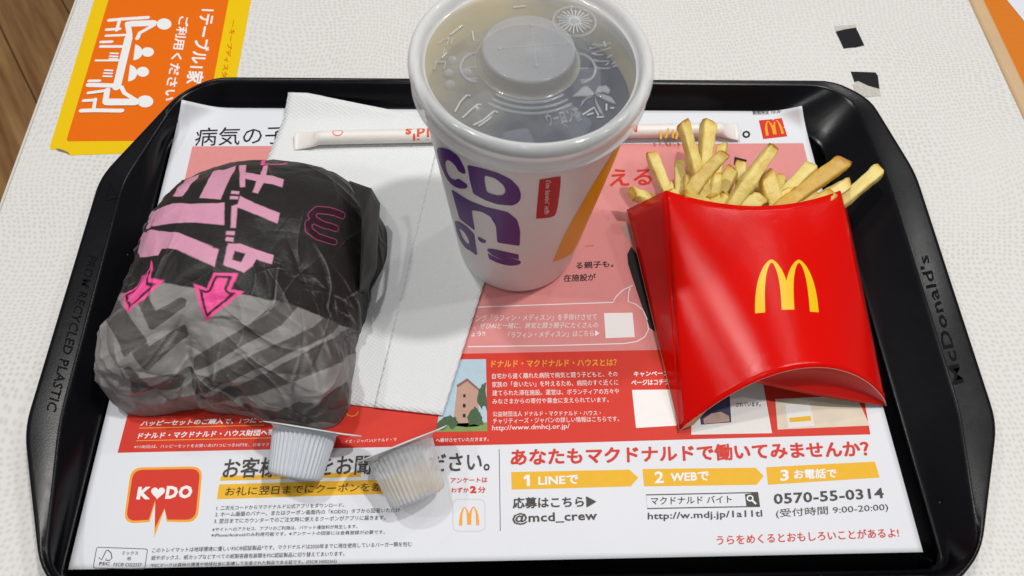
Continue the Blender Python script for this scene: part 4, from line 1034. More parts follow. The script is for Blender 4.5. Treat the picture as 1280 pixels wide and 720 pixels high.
# worn corner of the sign
v, f = poly_mesh([(-66.8, 226.9), (-64.5, 225.2), (-60.5, 224.0), (-57.4, 222.5), (-59.5, 224.6), (-62, 225.8), (-64.2, 226.8)])
mesh_obj('worn_corner', [(x, y, ZT + .42) for x, y in v], f, simple('grey_glue', '#77706e', .8, .4, 900), sg)

# two pieces of black tape
tape_m = simple('black_tape', '#1c1b1e', .5, .2, 400)
torn_m = simple('torn_tape_residue', '#c2beb6', .8, .35, 500)
def tape(a, b, label):
    t = thing('tape_piece', (sum(p[0] for p in a) / len(a), sum(p[1] for p in a) / len(a), ZT), label, 'tape', 'pieces of black tape on the table')
    v, f = poly_mesh(a)
    solid(mesh_obj('tape_film', [(x, y, ZT + .4) for x, y in v], f, tape_m, t), .35)
    v, f = poly_mesh(b)
    solid(mesh_obj('torn_edge', [(x, y, ZT + .25) for x, y in v], f, torn_m, t), .2)
tape(TAPE[0], TAPE[1], 'small black tape square on the white table, farther from the tray, torn along its top')
tape(TAPE[2], TAPE[3], 'small black tape piece beside the tray corner, its lower half peeled to grey')

# ------------------------------------------------------------------ tray
def resample(poly, centre, n):
    P = np.array(poly, float)
    out = np.zeros((n, 2))
    for k in range(n):
        a = 2 * math.pi * k / n
        d = np.array([math.cos(a), math.sin(a)])
        best = None
        for i in range(len(P)):
            p, q = P[i - 1] - centre, P[i] - centre
            e = q - p
            den = d[0] * e[1] - d[1] * e[0]
            if abs(den) < 1e-12:
                continue
            t = (p[0] * e[1] - p[1] * e[0]) / den
            u = (p[0] * d[1] - p[1] * d[0]) / den
            if t > 0 and -1e-9 <= u <= 1 + 1e-9 and (best is None or t > best):
                best = t
        out[k] = centre + d * best
    return out
OUT = round_pts([(-26.5, 56), (-3, -4), (8, -17), (370, -17), (381, -6), (407, 53), (410, 196), (398, 251), (386, 263.5), (16, 263.0), (4, 251), (-26, 192)], 5, 4)
OUT = round_pts([(-26.5, 56), (-4, -3), (14, -17), (364, -17), (381, -3), (407, 53), (410.5, 196), (399, 250), (381, 264.0), (20, 263.0), (3, 250), (-26, 192)], 9, 5)
INN = round_pts([(-11.5, 60), (-2, -1), (14, -12), (364, -12), (380, -1), (390.5, 60), (393, 190), (388, 248), (374, 259.5), (21.5, 259.5), (4.6, 248.0), (-13, 190)], 9, 5)
FLO = round_pts([(-3, -8), (372, -8), (372, 228), (346.5, 253.5), (22.5, 253.5), (-3, 228)], 7, 6)
CT = np.array([187.0, 122.0])
N = 360
o_, i_, f_ = (resample(p, CT, N) for p in (OUT, INN, FLO))
def ring(p, z, s=0.0):
    d = p - CT
    l = np.hypot(d[:, 0], d[:, 1])[:, None]
    return [(a, b, z) for a, b in (CT + d * (l + s) / l)]
f2 = ring(f_, -.2, 1.2)
rings = [ring(f_, -4.2, -2), ring(f_, -4.2, 2), ring(i_, 8.5, 2.2), ring(o_, 11.2, -2.0), ring(o_, 8.8, -1.4), ring(o_, 8.6, -.4), ring(o_, 9.4, 0), ring(o_, 13.2, 0), ring(o_, 14.2, -.5), ring(o_, 14.6, -1.3), ring(o_, 14.4, -2.4)]
rings += [ring(i_, 14.0, 1.4), ring(i_, 13.7, .5), ring(i_, 12.8, -.5), [tuple(.2 * np.array(a) + .8 * np.array(b)) for a, b in zip(ring(i_, 12.8, -.5), ring(f_, 1.2, 1.6))], ring(f_, .4, .7), ring(f_, -.5, -.6), ring(f_, -1.0, -2.2)]
vs, fs = [], []
for r in rings:
    vs += r
fs = [q for q in grid_faces(len(rings), N, True)]
k = (len(rings) - 1) * N
fs.append(tuple(k + j for j in range(N)))
fs.append(tuple(range(N))[::-1])
def tray_mat():
    m, nt, b = new_mat('black_tray_plastic')
    tc = nd(nt, 'ShaderNodeTexCoord')
    b.inputs['Base Color'].default_value = (.004, .004, .0055, 1)
    vd = nd(nt, 'ShaderNodeTexVoronoi')
    vd.inputs['Scale'].default_value = 130
    nt.links.new(tc.outputs['Object'], vd.inputs['Vector'])
    sp = mth(nt, 'MULTIPLY', mth(nt, 'LESS_THAN', vd.outputs['Distance'], .055), mth(nt, 'GREATER_THAN', noise(nt, 18, 3, .6, tc.outputs['Object']), .56))
    nt.links.new(mixc(nt, sp, (.004, .004, .0055, 1), (.06, .06, .06, 1)), b.inputs['Base Color'])
    f = noise(nt, 30, 5, .65, tc.outputs['Object'])
    sc = noise(nt, 240, 4, .7, tc.outputs['Object'])
    r = nd(nt, 'ShaderNodeMapRange')
    r.inputs['To Min'].default_value = .16
    r.inputs['To Max'].default_value = .34
    nt.links.new(mth(nt, 'ADD', mth(nt, 'MULTIPLY', f, .7), mth(nt, 'MULTIPLY', sc, .3)), r.inputs['Value'])
    nt.links.new(r.outputs[0], b.inputs['Roughness'])
    b.inputs['Specular IOR Level'].default_value = .2
    bump(nt, b, noise(nt, 1600, 2, .5, tc.outputs['Object']), .12, .0002)
    return m
TRAY = tray_mat()
tr = thing('tray', (CT[0], CT[1], ZT), 'black plastic serving tray with cut corners, on the white table', 'tray')
mesh_obj('tray_body', vs, [q[::-1] for q in fs] if False else fs, TRAY, tr, True)
fp = resample(round_pts([(8, 2), (363, 2), (363, 244), (8, 244)], 16, 6), CT, 120)
vs = ring(fp, -6, 0) + ring(fp, -4, 0) + ring(fp, -4, -3) + ring(fp, -6, -3)
mesh_obj('foot_rim', vs, [(i * 120 + j, i * 120 + (j + 1) % 120, ((i + 1) % 4) * 120 + (j + 1) % 120, ((i + 1) % 4) * 120 + j) for i in range(4) for j in range(120)], TRAY, tr)
def flange_z(x, y):
    return 14.42
for e in FLANGE_TEXT:
    v, f = text_at(tuple(e) + ('', .02))
    q = mesh_obj('raised_lettering', [(x, y, 14.23) for x, y in v], f, TRAY, tr)
    solid(q, .12)
v, f = stroke_poly(RECYCLE_MARK, .7, True)
solid(mesh_obj('recycling_mark', [(x, y, 14.38) for x, y in v], f, TRAY, tr), .3)

# ------------------------------------------------------------------ paper tray mat with its print
# paper tray mat: flat sheet whose two far corners ride up the corner walls of the tray
MW, MH = 363.6, 251.8
def mat_pt(x, y):
    z = .25 + .28 * math.sin(x * .021 + 1.0) * math.sin(y * .027)
    X, Y = x, y
    for cx, sx in ((22.5, -1.0), (346.5, 1.0)):
        d = (sx * (x - cx) + (y - 253.5)) / 1.4142
        if d > -6:
            d = 2.2 * math.log1p(math.exp(min(d / 2.2, 40)))
            X -= sx * d * .61 / 1.4142
            Y -= d * .61 / 1.4142
            z += d * .905
    z += .8 * math.exp(-((y - MH) / 5) ** 2)
    return X, Y, max(z, .1) - .3

def paper_mat(name, col, rough=.6, bscale=900, bs=.12, trans=.0):
    m, nt, b = new_mat(name)
    tc = nd(nt, 'ShaderNodeTexCoord')
    f = noise(nt, 25, 5, .6, tc.outputs['Object'])
    c = lin(col)
    nt.links.new(mixc(nt, f, tuple(v * .95 for v in c[:3]) + (1,), c), b.inputs['Base Color'])
    b.inputs['Roughness'].default_value = rough
    bump(nt, b, mth(nt, 'ADD', noise(nt, bscale, 3, .6, tc.outputs['Object']), mth(nt, 'MULTIPLY', noise(nt, 45, 3, .5, tc.outputs['Object']), 1.5)), bs, .0006)
    return m
mt_ = thing('tray_mat', (MW / 2, MH / 2, 0), 'printed paper tray mat with red and pink panels, covering the floor of the tray', 'tray mat')
sheet('paper', lambda u, v: mat_pt(u * MW, v * MH), 130, 100, paper_mat('mat_paper', '#e2e4ea'), mt_, .12)
def on_mat(x, y, lay):
    p = mat_pt(x, y)
    return (p[0], p[1], p[2] + .05 * lay)
for nm, col, lay, pts in MAT_AREA:
    if nm == 'photo_tree':
        # ragged outline of the printed tree
        q_ = []
        for i_k in range(len(pts)):
            p_, n_ = pts[i_k], pts[(i_k + 1) % len(pts)]
            for u_ in (0, .25, .5, .75):
                q_.append((p_[0] + (n_[0] - p_[0]) * u_ + random.uniform(-.4, .4), p_[1] + (n_[1] - p_[1]) * u_ + random.uniform(-.4, .4)))
        pts = q_
    v, f = poly_mesh(pts)
    xs = [p[0] for p in pts]
    ys = [p[1] for p in pts]
    if (max(xs) - min(xs)) > 5:
        v, f = dice(v, f, 3, 3)
    mesh_obj(nm, [on_mat(x, y, lay) for x, y in v], f, INK[col], mt_)
for nm, col, lay, wd, closed, pts in MAT_STROKE:
    v, f = stroke_poly(pts, wd, bool(closed))
    v, f = dice(v, f, 6, 6)
    mesh_obj(nm, [on_mat(x, y, lay) for x, y in v], f, INK[col], mt_)
for e in MAT_TEXT:
    v, f = text_at(e)
    lay = 3.6 if e[7] in ('white', 'orange') else 5.2
    mesh_obj('lettering', lifted([on_mat(x, y, lay) for x, y in v]), f, INK[e[7]], mt_)
for x, y, wx, wy, hx, hy, col, lay in MAT_ARCH:
    v, f = poly_mesh(affine(arch_shape(), x, y, wx, wy, hx, hy))
    mesh_obj('arches_logo', [on_mat(px, py, lay + 1) for px, py in v], f, INK[col], mt_)

# ------------------------------------------------------------------ napkin
def napkin_mat():
    m, nt, b = new_mat('napkin_tissue')
    tc = nd(nt, 'ShaderNodeTexCoord')
    b.inputs['Base Color'].default_value = lin('#e2e4e5')
    b.inputs['Roughness'].default_value = .85
    mp = nd(nt, 'ShaderNodeMapping')
    mp.inputs['Rotation'].default_value = (0, 0, .55)
    nt.links.new(tc.outputs['Object'], mp.inputs['Vector'])
    vo = nd(nt, 'ShaderNodeTexVoronoi', voronoi_dimensions='2D')
    vo.inputs['Scale'].default_value = 620
    vo.inputs['Randomness'].default_value = .12
    nt.links.new(mp.outputs[0], vo.inputs['Vector'])
    bump(nt, b, mth(nt, 'ADD', vo.outputs['Distance'], mth(nt, 'MULTIPLY', noise(nt, 60, 3, .6, tc.outputs['Object']), 1.2)), .75, .0005)
    return m
NAP = napkin_mat()
nk = thing('napkin', (130, 170, 0), 'folded white paper napkin on the tray mat, under the straw and the cup', 'napkin')
def bil(Q, u, v):
    a, b, c, d = [np.array(q, float) for q in Q]      # TL TR BR BL
    return (a * (1 - u) + b * u) * (1 - v) + (d * (1 - u) + c * u) * v
def nap_z(x, y):
    z = .5
    if y > 244:
        z += (y - 244) * .52
    return z
def layer(Q, z0, wv):
    def fn(u, v):
        p = bil(Q, u, v)
        z = nap_z(*p) + z0 + wv * (float(vnoise(p[0] * .05 + 3, p[1] * .05)) + .5)
        z += .35 * math.exp(-((u - .93) / .012) ** 2) + .3 * math.exp(-((u - .12) / .012) ** 2)
        return (p[0], p[1], z)
    return fn
NQ = [NAPKIN[0], NAPKIN[1], NAPKIN[2], NAPKIN[3]]
NQ[0] = (NQ[0][0] + .5, NQ[0][1] - 5.0)
sheet('lower_layer', layer(NQ, .0, .35), 40, 60, NAP, nk, .35)
NT_ = list(NAPKIN_TOP)
sheet('upper_layer', layer(NT_, .75, .5), 30, 60, NAP, nk, .35)

# ------------------------------------------------------------------ straw in its paper sleeve
def translucent_paper(name, col, rough=.45):
    m, nt, b = new_mat(name)
    b.inputs['Base Color'].default_value = lin(col)
    b.inputs['Roughness'].default_value = rough
    tc = nd(nt, 'ShaderNodeTexCoord')
    mp = nd(nt, 'ShaderNodeMapping')
    mp.inputs['Scale'].default_value = (1, .35, 1)
    nt.links.new(tc.outputs['Object'], mp.inputs['Vector'])
    bump(nt, b, noise(nt, 260, 4, .6, mp.outputs[0]), .55, .0007)
    return m
sl_m = translucent_paper('straw_sleeve_paper', '#ece6e1', .42)
P0, P1, P2, P3 = [np.array(p) for p in STRAW]
SR = 3.9
st_ = thing('wrapped_straw', (190, 229, 1), 'straw in a white paper sleeve with red lettering, lying across behind the cup', 'straw')
ax = (P3 - P0) / np.linalg.norm(P3 - P0)
nx = np.array([-ax[1], ax[0]])
Ltot = np.linalg.norm(P3 - P0)
L0 = np.linalg.norm(P1 - P0)
L1 = np.linalg.norm(P2 - P0)
def straw_z(l):
    # lies on the napkin, then dips to the mat
    return 1.9 + SR
vs = []
nsec, nr = 90, 28
for i in range(nsec):
    l = Ltot * i / (nsec - 1)
    e = 0.0
    if l < L0:
        e = 1 - l / L0
    if l > L1:
        e = (l - L1) / (Ltot - L1)
    e = max(0, min(1, e)) ** .5
    wid = SR * (1 + .45 * e)
    hei = SR * (1 - .93 * e)
    tw = .5 * e
    for j in range(nr):
        a = 2 * math.pi * j / nr
        x_ = wid * math.cos(a)
        z_ = hei * math.sin(a)
        p = P0 + ax * l + nx * (x_ * math.cos(tw) )
        vs.append((p[0], p[1], straw_z(l) - (SR * .7) * e + z_ + x_ * math.sin(tw) * .6 + .05 * float(vnoise(l * .3, j * .4))))
fs = [q[::-1] for q in grid_faces(nsec, nr, True)] + [tuple(range(nr)), tuple((nsec - 1) * nr + j for j in range(nr))[::-1]]
mesh_obj('paper_sleeve', vs, fs, sl_m, st_, True)
def on_straw(x, y):
    d = float(np.dot(np.array([x, y]) - P0, nx))
    l = float(np.dot(np.array([x, y]) - P0, ax))
    d = max(-SR * .98, min(SR * .98, d))
    return (x, y, straw_z(l) + math.sqrt(SR * SR - d * d) + .08)
for e in STRAW_TEXT:
    v, f = text_at(e)
    md_ = np.mean([np.dot(np.array(p) - P0, nx) for p in v])
    v = [(p[0] - (md_ - .4) * nx[0], p[1] - (md_ - .4) * nx[1]) for p in v]
    v, f = dice(v, f, None, .8)
    mesh_obj('lettering', [on_straw(x, y) for x, y in v], f, INK[e[7]], st_)
for q in STRAW_ARCH:
    v, f = stroke_poly(q, 1.2)
    mesh_obj('arches_logo', [on_straw(x, y) for x, y in v], f, INK['yellow'], st_)
mc = P0 + ax * 25.0 + nx * .3
mk = [(mc[0] + 2.7 * math.cos(k * .5236), mc[1] + 2.1 * math.sin(k * .5236)) for k in range(12)]
v, f = stroke_poly(mk, .5, True)
mesh_obj('round_mark', [on_straw(x, y) for x, y in v], f, INK['strawred'], st_)

# ------------------------------------------------------------------ wrapped burger
# wrapped burger: radial outline (mm, plan) and profile
BC=np.array([60.,126.])
BO=np.array([(8,111),(8,128),(9,147),(15,170),(24,184),(35,191.5),(56,198),(72,198),(92,196),(108,187),(119,171),(120,150),(117,128),(112,105),(110,84),(108,60),(90,61),(72,63),(55,67),(41,69),(26,67),(12,66),(4,73),(4,92)],float)
_d=BO-BC; _a=np.arctan2(_d[:,1],_d[:,0]); _r=np.hypot(_d[:,0],_d[:,1]); _o=np.argsort(_a); _a=_a[_o]; _r=_r[_o]
_ax=np.concatenate([_a-2*np.pi,_a,_a+2*np.pi]); _rx=np.concatenate([_r,_r,_r])
def burger_R(th):
    r=np.zeros_like(th)
    for k in (-.1,-.05,0,.05,.1): r=r+np.interp(th+k,_ax,_rx)
    return r/5
def burger_pt(t,th):
    """t 0 (top centre) .. 1 (base rim)"""
    h=57.0
    # looser, flatter towards the right and back, steep in front
    w=.5+.5*np.cos(th-.45)
    a=.86+.10*w; b=.62+.34*w
    rho=np.sin(t*np.pi/2)**a
    z=h*np.clip(np.cos(t*np.pi/2),0,1)**b
    R=burger_R(th)
    return np.stack([BC[0]+rho*R*np.cos(th),BC[1]+rho*R*np.sin(th),z],-1)


def crumple(U, V, front):
    """creases of the wrapping paper, in mm along the normal"""
    rg = np.random.RandomState(11)
    h = np.zeros(U.shape)
    for k in range(150):
        r = 84 * math.sqrt(rg.rand())
        a = rg.rand() * 2 * math.pi
        cx, cy = r * math.cos(a), r * math.sin(a)
        # folds run mostly from the crown to the rim, some across
        d = a + rg.normal(0, .7) if rg.rand() < .65 else rg.rand() * math.pi
        l = rg.uniform(7, 24)
        wdt = rg.uniform(.6, 3.0)
        amp = rg.uniform(.35, 1.5) * (1 if rg.rand() < .6 else -1) * (.35 + .85 * min(1, r / 60))
        if cy > 0 and cx > -40:
            amp *= .45
        X = (U - cx) * math.cos(d) + (V - cy) * math.sin(d)
        Y = -(U - cx) * math.sin(d) + (V - cy) * math.cos(d)
        Y = Y + .02 * X * X * rg.uniform(-1, 1)
        side = np.where(Y > 0, 1.0, rg.uniform(.3, 1.6))
        h += amp * np.exp(-np.abs(Y) / (wdt * side)) * np.exp(-(X / l) ** 2)
    for k in range(95):
        cx, cy = rg.uniform(-62, 62), rg.uniform(-78, -6)
        d = rg.rand() * math.pi
        l, wdt, amp = rg.uniform(6, 17), rg.uniform(.5, 1.7), rg.uniform(.4, 1.5) * (1 if rg.rand() < .6 else -1)
        X = (U - cx) * math.cos(d) + (V - cy) * math.sin(d)
        Y = -(U - cx) * math.sin(d) + (V - cy) * math.cos(d)
        side = np.where(Y > 0, 1.0, rg.uniform(1.5, 5))
        h += amp * np.exp(-np.abs(Y) / (wdt * side)) * np.clip(1 - np.abs(X) / l, 0, 1)
    def cells(n, seed, spread):
        rs = np.random.RandomState(seed)
        q = rs.uniform(-spread, spread, (n, 2))
        d = np.full(U.shape, 1e9)
        for cx, cy in q:
            d = np.minimum(d, (U - cx) ** 2 + (V - cy) ** 2)
        return np.sqrt(d)
    wx, wy = 6 * vnoise(U * .06, V * .06 + 40), 6 * vnoise(U * .06 + 40, V * .06)
    U, V = U + wx, V + wy
    h += -.15 * cells(70, 3, 85) * (.35 + .75 * front) + .13 * cells(120, 8, 85) * (.3 + .8 * front)
    U, V = U - wx, V - wy
    n1 = vnoise(U * .045 + 9, V * .045 + 2)
    n2 = vnoise(U * .11, V * .11 + 17)
    h += 1.8 * (np.abs(n1) - .3) * (.4 + .6 * front) + .9 * (np.abs(n2) - .3) * (.25 + .75 * front)
    n3 = vnoise(U * .33 + 5, V * .33)
    h += .22 * (np.abs(n3) - .3) * (.3 + .7 * front)
    return h

NTB, NHB = 220, 620
tt = np.linspace(0.0005, 1, NTB) 
hh = np.linspace(-math.pi, math.pi, NHB, endpoint=False)
TT, TH = np.meshgrid(tt, hh, indexing='ij')
BP = burger_pt(TT, TH)
U, V = TT * 80 * np.cos(TH), TT * 80 * np.sin(TH)
gt, gh = np.gradient(BP, axis=0), (np.roll(BP, -1, 1) - np.roll(BP, 1, 1)) / 2
nn = np.cross(gt, gh)
nn /= np.linalg.norm(nn, axis=-1, keepdims=True) + 1e-9
cen = np.array([BC[0], BC[1], 8])
nn = np.where(((BP - cen) * nn).sum(-1, keepdims=True) < 0, -nn, nn)
front = 1 / (1 + np.exp((V + 18 + .15 * U) / 6))
ht = crumple(U, V, front)
# a deep gather low in front and swelling folds beside it
def blob(cu, cv, ru, rv, amp):
    return amp * np.exp(-((U - cu) / ru) ** 2 - ((V - cv) / rv) ** 2)
ht += blob(-13, -50, 2.6, 16, -5.0) + blob(-26, -45, 9, 14, 2.2) + blob(2, -46, 9, 10, 2.0) + blob(-40, -38, 7, 8, 1.6) + blob(-34, -47, 3, 5, -3.0) + blob(30, -40, 14, 8, 1.4)
fadeb = np.clip((1 - TT) / .06, 0, 1)
scal = np.clip((TT - .8) / .2, 0, 1) ** 1.5 * (2.6 * vnoise(TH * 2.1 + 30, 3.0 + 0 * TH) + 1.6 * np.abs(vnoise(TH * 5.3 + 11, 8.0 + 0 * TH)))
BP = BP + np.stack([np.cos(TH), np.sin(TH), 0 * TH], -1) * scal[..., None]
BPc = BP + nn * (ht * (.25 + .75 * fadeb))[..., None]
BPc[..., 2] = np.maximum(BPc[..., 2], .35)
# pale highlights painted into the wrapper colour along the sharp outward creases
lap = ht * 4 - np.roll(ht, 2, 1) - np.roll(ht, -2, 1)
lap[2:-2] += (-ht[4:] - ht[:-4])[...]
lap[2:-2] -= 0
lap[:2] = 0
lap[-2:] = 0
crease_glint = np.clip(lap * 1.1 - .18, 0, 1).ravel()
PT = np.stack([U.ravel(), V.ravel()], 1)
pink = np.full(len(PT), 1e3)
for q in BURGER_PINK:
    pink = np.minimum(pink, sd_poly(PT, q))
da = np.maximum(sd_poly(PT, BURGER_DA[0]), -sd_poly(PT, BURGER_DA[1]))
pink = np.minimum(pink, da)
arrow = np.minimum(sd_poly(PT, BURGER_ARROW[0]), sd_poly(PT, BURGER_ARROW[1]))
mline = np.minimum(d_line(PT, BURGER_M[0]), d_line(PT, BURGER_M[1]))
frame = d_line(PT, BURGER_FRAME[0])
gp = BURGER_GREY[0]
grey = sd_poly(PT, [(-130, gp[0][1] - 2)] + gp + [(130, gp[-1][1]), (130, -200), (-130, -200)])
dark = np.full(len(PT), 1e3)
for q in BURGER_DARK:
    dark = np.minimum(dark, sd_poly(PT, q))

def wrapper_mat():
    m, nt, b = new_mat('printed_wrapper_paper')
    def att(n):
        a = nd(nt, 'ShaderNodeAttribute', attribute_name=n)
        return a.outputs['Fac']
    def below(x, t, soft=.22):
        r = nd(nt, 'ShaderNodeMapRange')
        r.inputs['From Min'].default_value = t - soft
        r.inputs['From Max'].default_value = t + soft
        r.inputs['To Min'].default_value = 1
        r.inputs['To Max'].default_value = 0
        nt.links.new(x, r.inputs['Value'])
        return r.outputs[0]
    tc = nd(nt, 'ShaderNodeTexCoord')
    f1 = noise(nt, 120, 6, .65, tc.outputs['Object'])
    black = mixc(nt, f1, (.016, .0145, .0135, 1), (.030, .027, .025, 1))
    greyc = mixc(nt, f1, (.19, .18, .174, 1), (.29, .277, .268, 1))
    darkc = mixc(nt, f1, (.068, .062, .058, 1), (.105, .097, .092, 1))
    pinkc = mixc(nt, f1, lin('#c98ba6'), lin('#d79db4'))
    mag = mixc(nt, f1, lin('#e8438f'), lin('#f05a9c'))
    g = mixc(nt, below(att('sd_dark'), .8), greyc, darkc)
    c = mixc(nt, below(att('sd_grey'), 0), black, g)
    c = mixc(nt, below(att('sd_pink'), 0), c, pinkc)
    c = mixc(nt, below(att('sd_m'), 1.5, .12), c, (.36, .06, .17, 1))
    c = mixc(nt, below(att('sd_m'), 1.2, .12), c, (.035, .010, .018, 1))
    c = mixc(nt, below(att('sd_frame'), .7), c, mag)
    c = mixc(nt, below(att('sd_arrow'), 0), c, mag)
    c = mixc(nt, below(att('sd_arrow'), -1.0), c, (.04, .016, .022, 1))
    c = mixc(nt, below(att('sd_arrow'), -1.85), c, mag)
    c = mixc(nt, mth(nt, 'MULTIPLY', att('crease_glint'), .26, True), c, (.46, .44, .43, 1))
    nt.links.new(c, b.inputs['Base Color'])
    b.inputs['Roughness'].default_value = .40
    b.inputs['Specular IOR Level'].default_value = .2
    bump(nt, b, mth(nt, 'ADD', noise(nt, 55, 4, .6, tc.outputs['Object']), mth(nt, 'MULTIPLY', noise(nt, 600, 2, .5, tc.outputs['Object']), .25)), .35, .0012)
    return m
WR = wrapper_mat()
bg = thing('wrapped_burger', (BC[0], BC[1], 0), 'burger wrapped in crumpled black and grey paper with pink lettering', 'burger')
vs = BPc.reshape(-1, 3)
fs = grid_faces(NTB, NHB, True)
k = (NTB - 1) * NHB
vs = np.vstack([vs, [[BC[0], BC[1], vs[:NHB, 2].mean()], [BC[0], BC[1], .35]]])
top_i, bot_i = len(vs) - 2, len(vs) - 1
fs = fs + [(top_i, j, (j + 1) % NHB) for j in range(NHB)] + [(bot_i, k + (j + 1) % NHB, k + j) for j in range(NHB)]
ext = lambda a: np.concatenate([a, [50, 50]])
mesh_obj('paper_wrapper', vs, fs, WR, bg, True, {'crease_glint': ext(crease_glint) * np.r_[np.ones(len(crease_glint)), 0, 0], 'sd_pink': ext(pink), 'sd_arrow': ext(arrow), 'sd_m': ext(mline), 'sd_frame': ext(frame), 'sd_grey': ext(grey), 'sd_dark': ext(dark)})
flap_b = simple('black_wrapper_flap', (.022, .02, .019), .46, .25, 120, .3, .001, .55, 60)
flap_g = simple('grey_wrapper_flap', (.2, .19, .185), .46, .25, 120, .3, .001, .55, 60)
def flap(name, pts, mat, n_out):
    P = np.array(pts, float)
    n2 = len(P) - n_out
    def at(A, u):
        x = u * (len(A) - 1)
        i = min(int(x), len(A) - 2)
        return A[i] * (1 - (x - i)) + A[i + 1] * (x - i)
    def fn(u, v):
        p = at(P[:n_out], u) * (1 - v) + at(P[n_out:], u) * v
        b = math.sin(v * math.pi) * 1.6 + .8 * float(vnoise(u * 5, v * 3 + 7))
        return (p[0], p[1], p[2] + b)
    return sheet(name, fn, 26, 10, mat, bg, .15)
flap('corner_fold', FLAP_CORNER, flap_b, 6)
flap('hem_fold', FLAP_HEM, flap_g, 4)

# ------------------------------------------------------------------ drink cup
CX, CY = 190.8, 159.5
RB, RT, HC = 30.0, 43.6, 123.0
CZ = 1.6
cp = thing('drink_cup', (CX, CY, CZ), 'white paper drink cup with purple lettering and a clear lid on the tray', 'cup')
def cup_paper():
    m, nt, b = new_mat('cup_paper')
    tc = nd(nt, 'ShaderNodeTexCoord')
    f = noise(nt, 22, 4, .5, tc.outputs['Object'])
    nt.links.new(mixc(nt, f, lin('#dcdad7'), lin('#e4e2df')), b.inputs['Base Color'])
    b.inputs['Roughness'].default_value = .34
    b.inputs['Subsurface Weight'].default_value = .0
    bump(nt, b, noise(nt, 500, 2, .5, tc.outputs['Object']), .05, .0003)
    return m
cupm = cup_paper()
cupin = simple('cup_inside_paper', '#d6c7a2', .4, .06, 60)
kk = (RT - RB) / HC
prof = [(RB - 2.6, CZ + 4), (RB - 2.4, CZ), (RB - .4, CZ), (RB, CZ + .6)] + [(RB + kk * h, h) for h in np.linspace(4, HC - 1, 14)] + [(RT + 1.2, HC), (RT + 1.3, HC + 1.2), (RT + .2, HC + 1.8), (RT - .8, HC + .8)] + [(RB + kk * h - .8, h) for h in np.linspace(HC - 1, HC - 3, 3)]
lathe('cup_inside', [(RB + kk * h - .8, h) for h in np.linspace(HC - 3, 10, 14)] + [(.01, 10)], cupin, cp, (CX, CY, 0), 96)
lathe('cup_body', prof, cupm, cp, (CX, CY, 0), 128)
lathe('cup_base', [(RB - 2.4, CZ + 3.6), (.01, CZ + 3.6)], cupm, cp, (CX, CY, 0), 64)
def on_cup(u, z, off=.12):
    a = u / 36.0
    r = RB + kk * z + off
    return (CX + r * math.cos(a), CY + r * math.sin(a), z)
for e in CUP_TEXT:
    v, f = text_at(e, 4)
    v, f = dice(v, f, 1.6, 6)
    mesh_obj('lettering', [on_cup(x, y, .2 if e[7] == 'white' else .12) for x, y in v], f, INK[e[7]], cp)
for pts, hole in CUP_LETTER:
    v, f = poly_mesh(chaikin(pts, 1), [chaikin(hole)] if hole else [])
    v, f = dice(v, f, 1.6, 6)
    mesh_obj('lettering', [on_cup(x, y) for x, y in v], f, INK['purple'], cp, True)
for col, pts in CUP_AREA:
    v, f = poly_mesh(pts)
    v, f = dice(v, f, 1.6, 8)
    mesh_obj('slogan_tag' if col == 'red' else 'golden_stripe', [on_cup(x, y, .12) for x, y in v], f, simple('cup_red_ink', '#b81f24', .38) if col == 'red' else INK[col], cp, True)
m, nt, b = new_mat('cola_drink')
b.inputs['Base Color'].default_value = (.030, .036, .055, 1)
b.inputs['Roughness'].default_value = .08
dz = 110.0
lathe('drink', [(RB + kk * dz - 1.2, dz), (RB + kk * dz - 2.2, dz - .4), (.01, dz - .4)], m, cp, (CX, CY, 0), 96)
ice_m, nt, b = new_mat('ice')
b.inputs['Base Color'].default_value = (.40, .43, .48, 1)
b.inputs['Roughness'].default_value = .12
b.inputs['Alpha'].default_value = .2
rg = random.Random(3)
for (ix, iy, sz) in ((172, 150, 13), (205, 142, 14), (186, 133, 11), (214, 166, 12), (165, 172, 12), (196, 178, 13)):
    bm = bmesh.new()
    bmesh.ops.create_cube(bm, size=sz)
    bmesh.ops.bevel(bm, geom=bm.edges[:] + bm.verts[:], offset=sz * .22, segments=3, affect='EDGES', profile=.6)
    M = Matrix.Translation((ix, iy, dz + sz * .02)) @ Matrix.Rotation(rg.random() * 3, 4, 'Z') @ Matrix.Rotation(rg.random() * .8, 4, 'X')
    bm.transform(M)
    bm.verts.index_update()
    mesh_obj('ice_cube', [p.co[:] for p in bm.verts], [tuple(q.index for q in fc.verts) for fc in bm.faces], ice_m, cp, True)
    bm.free()

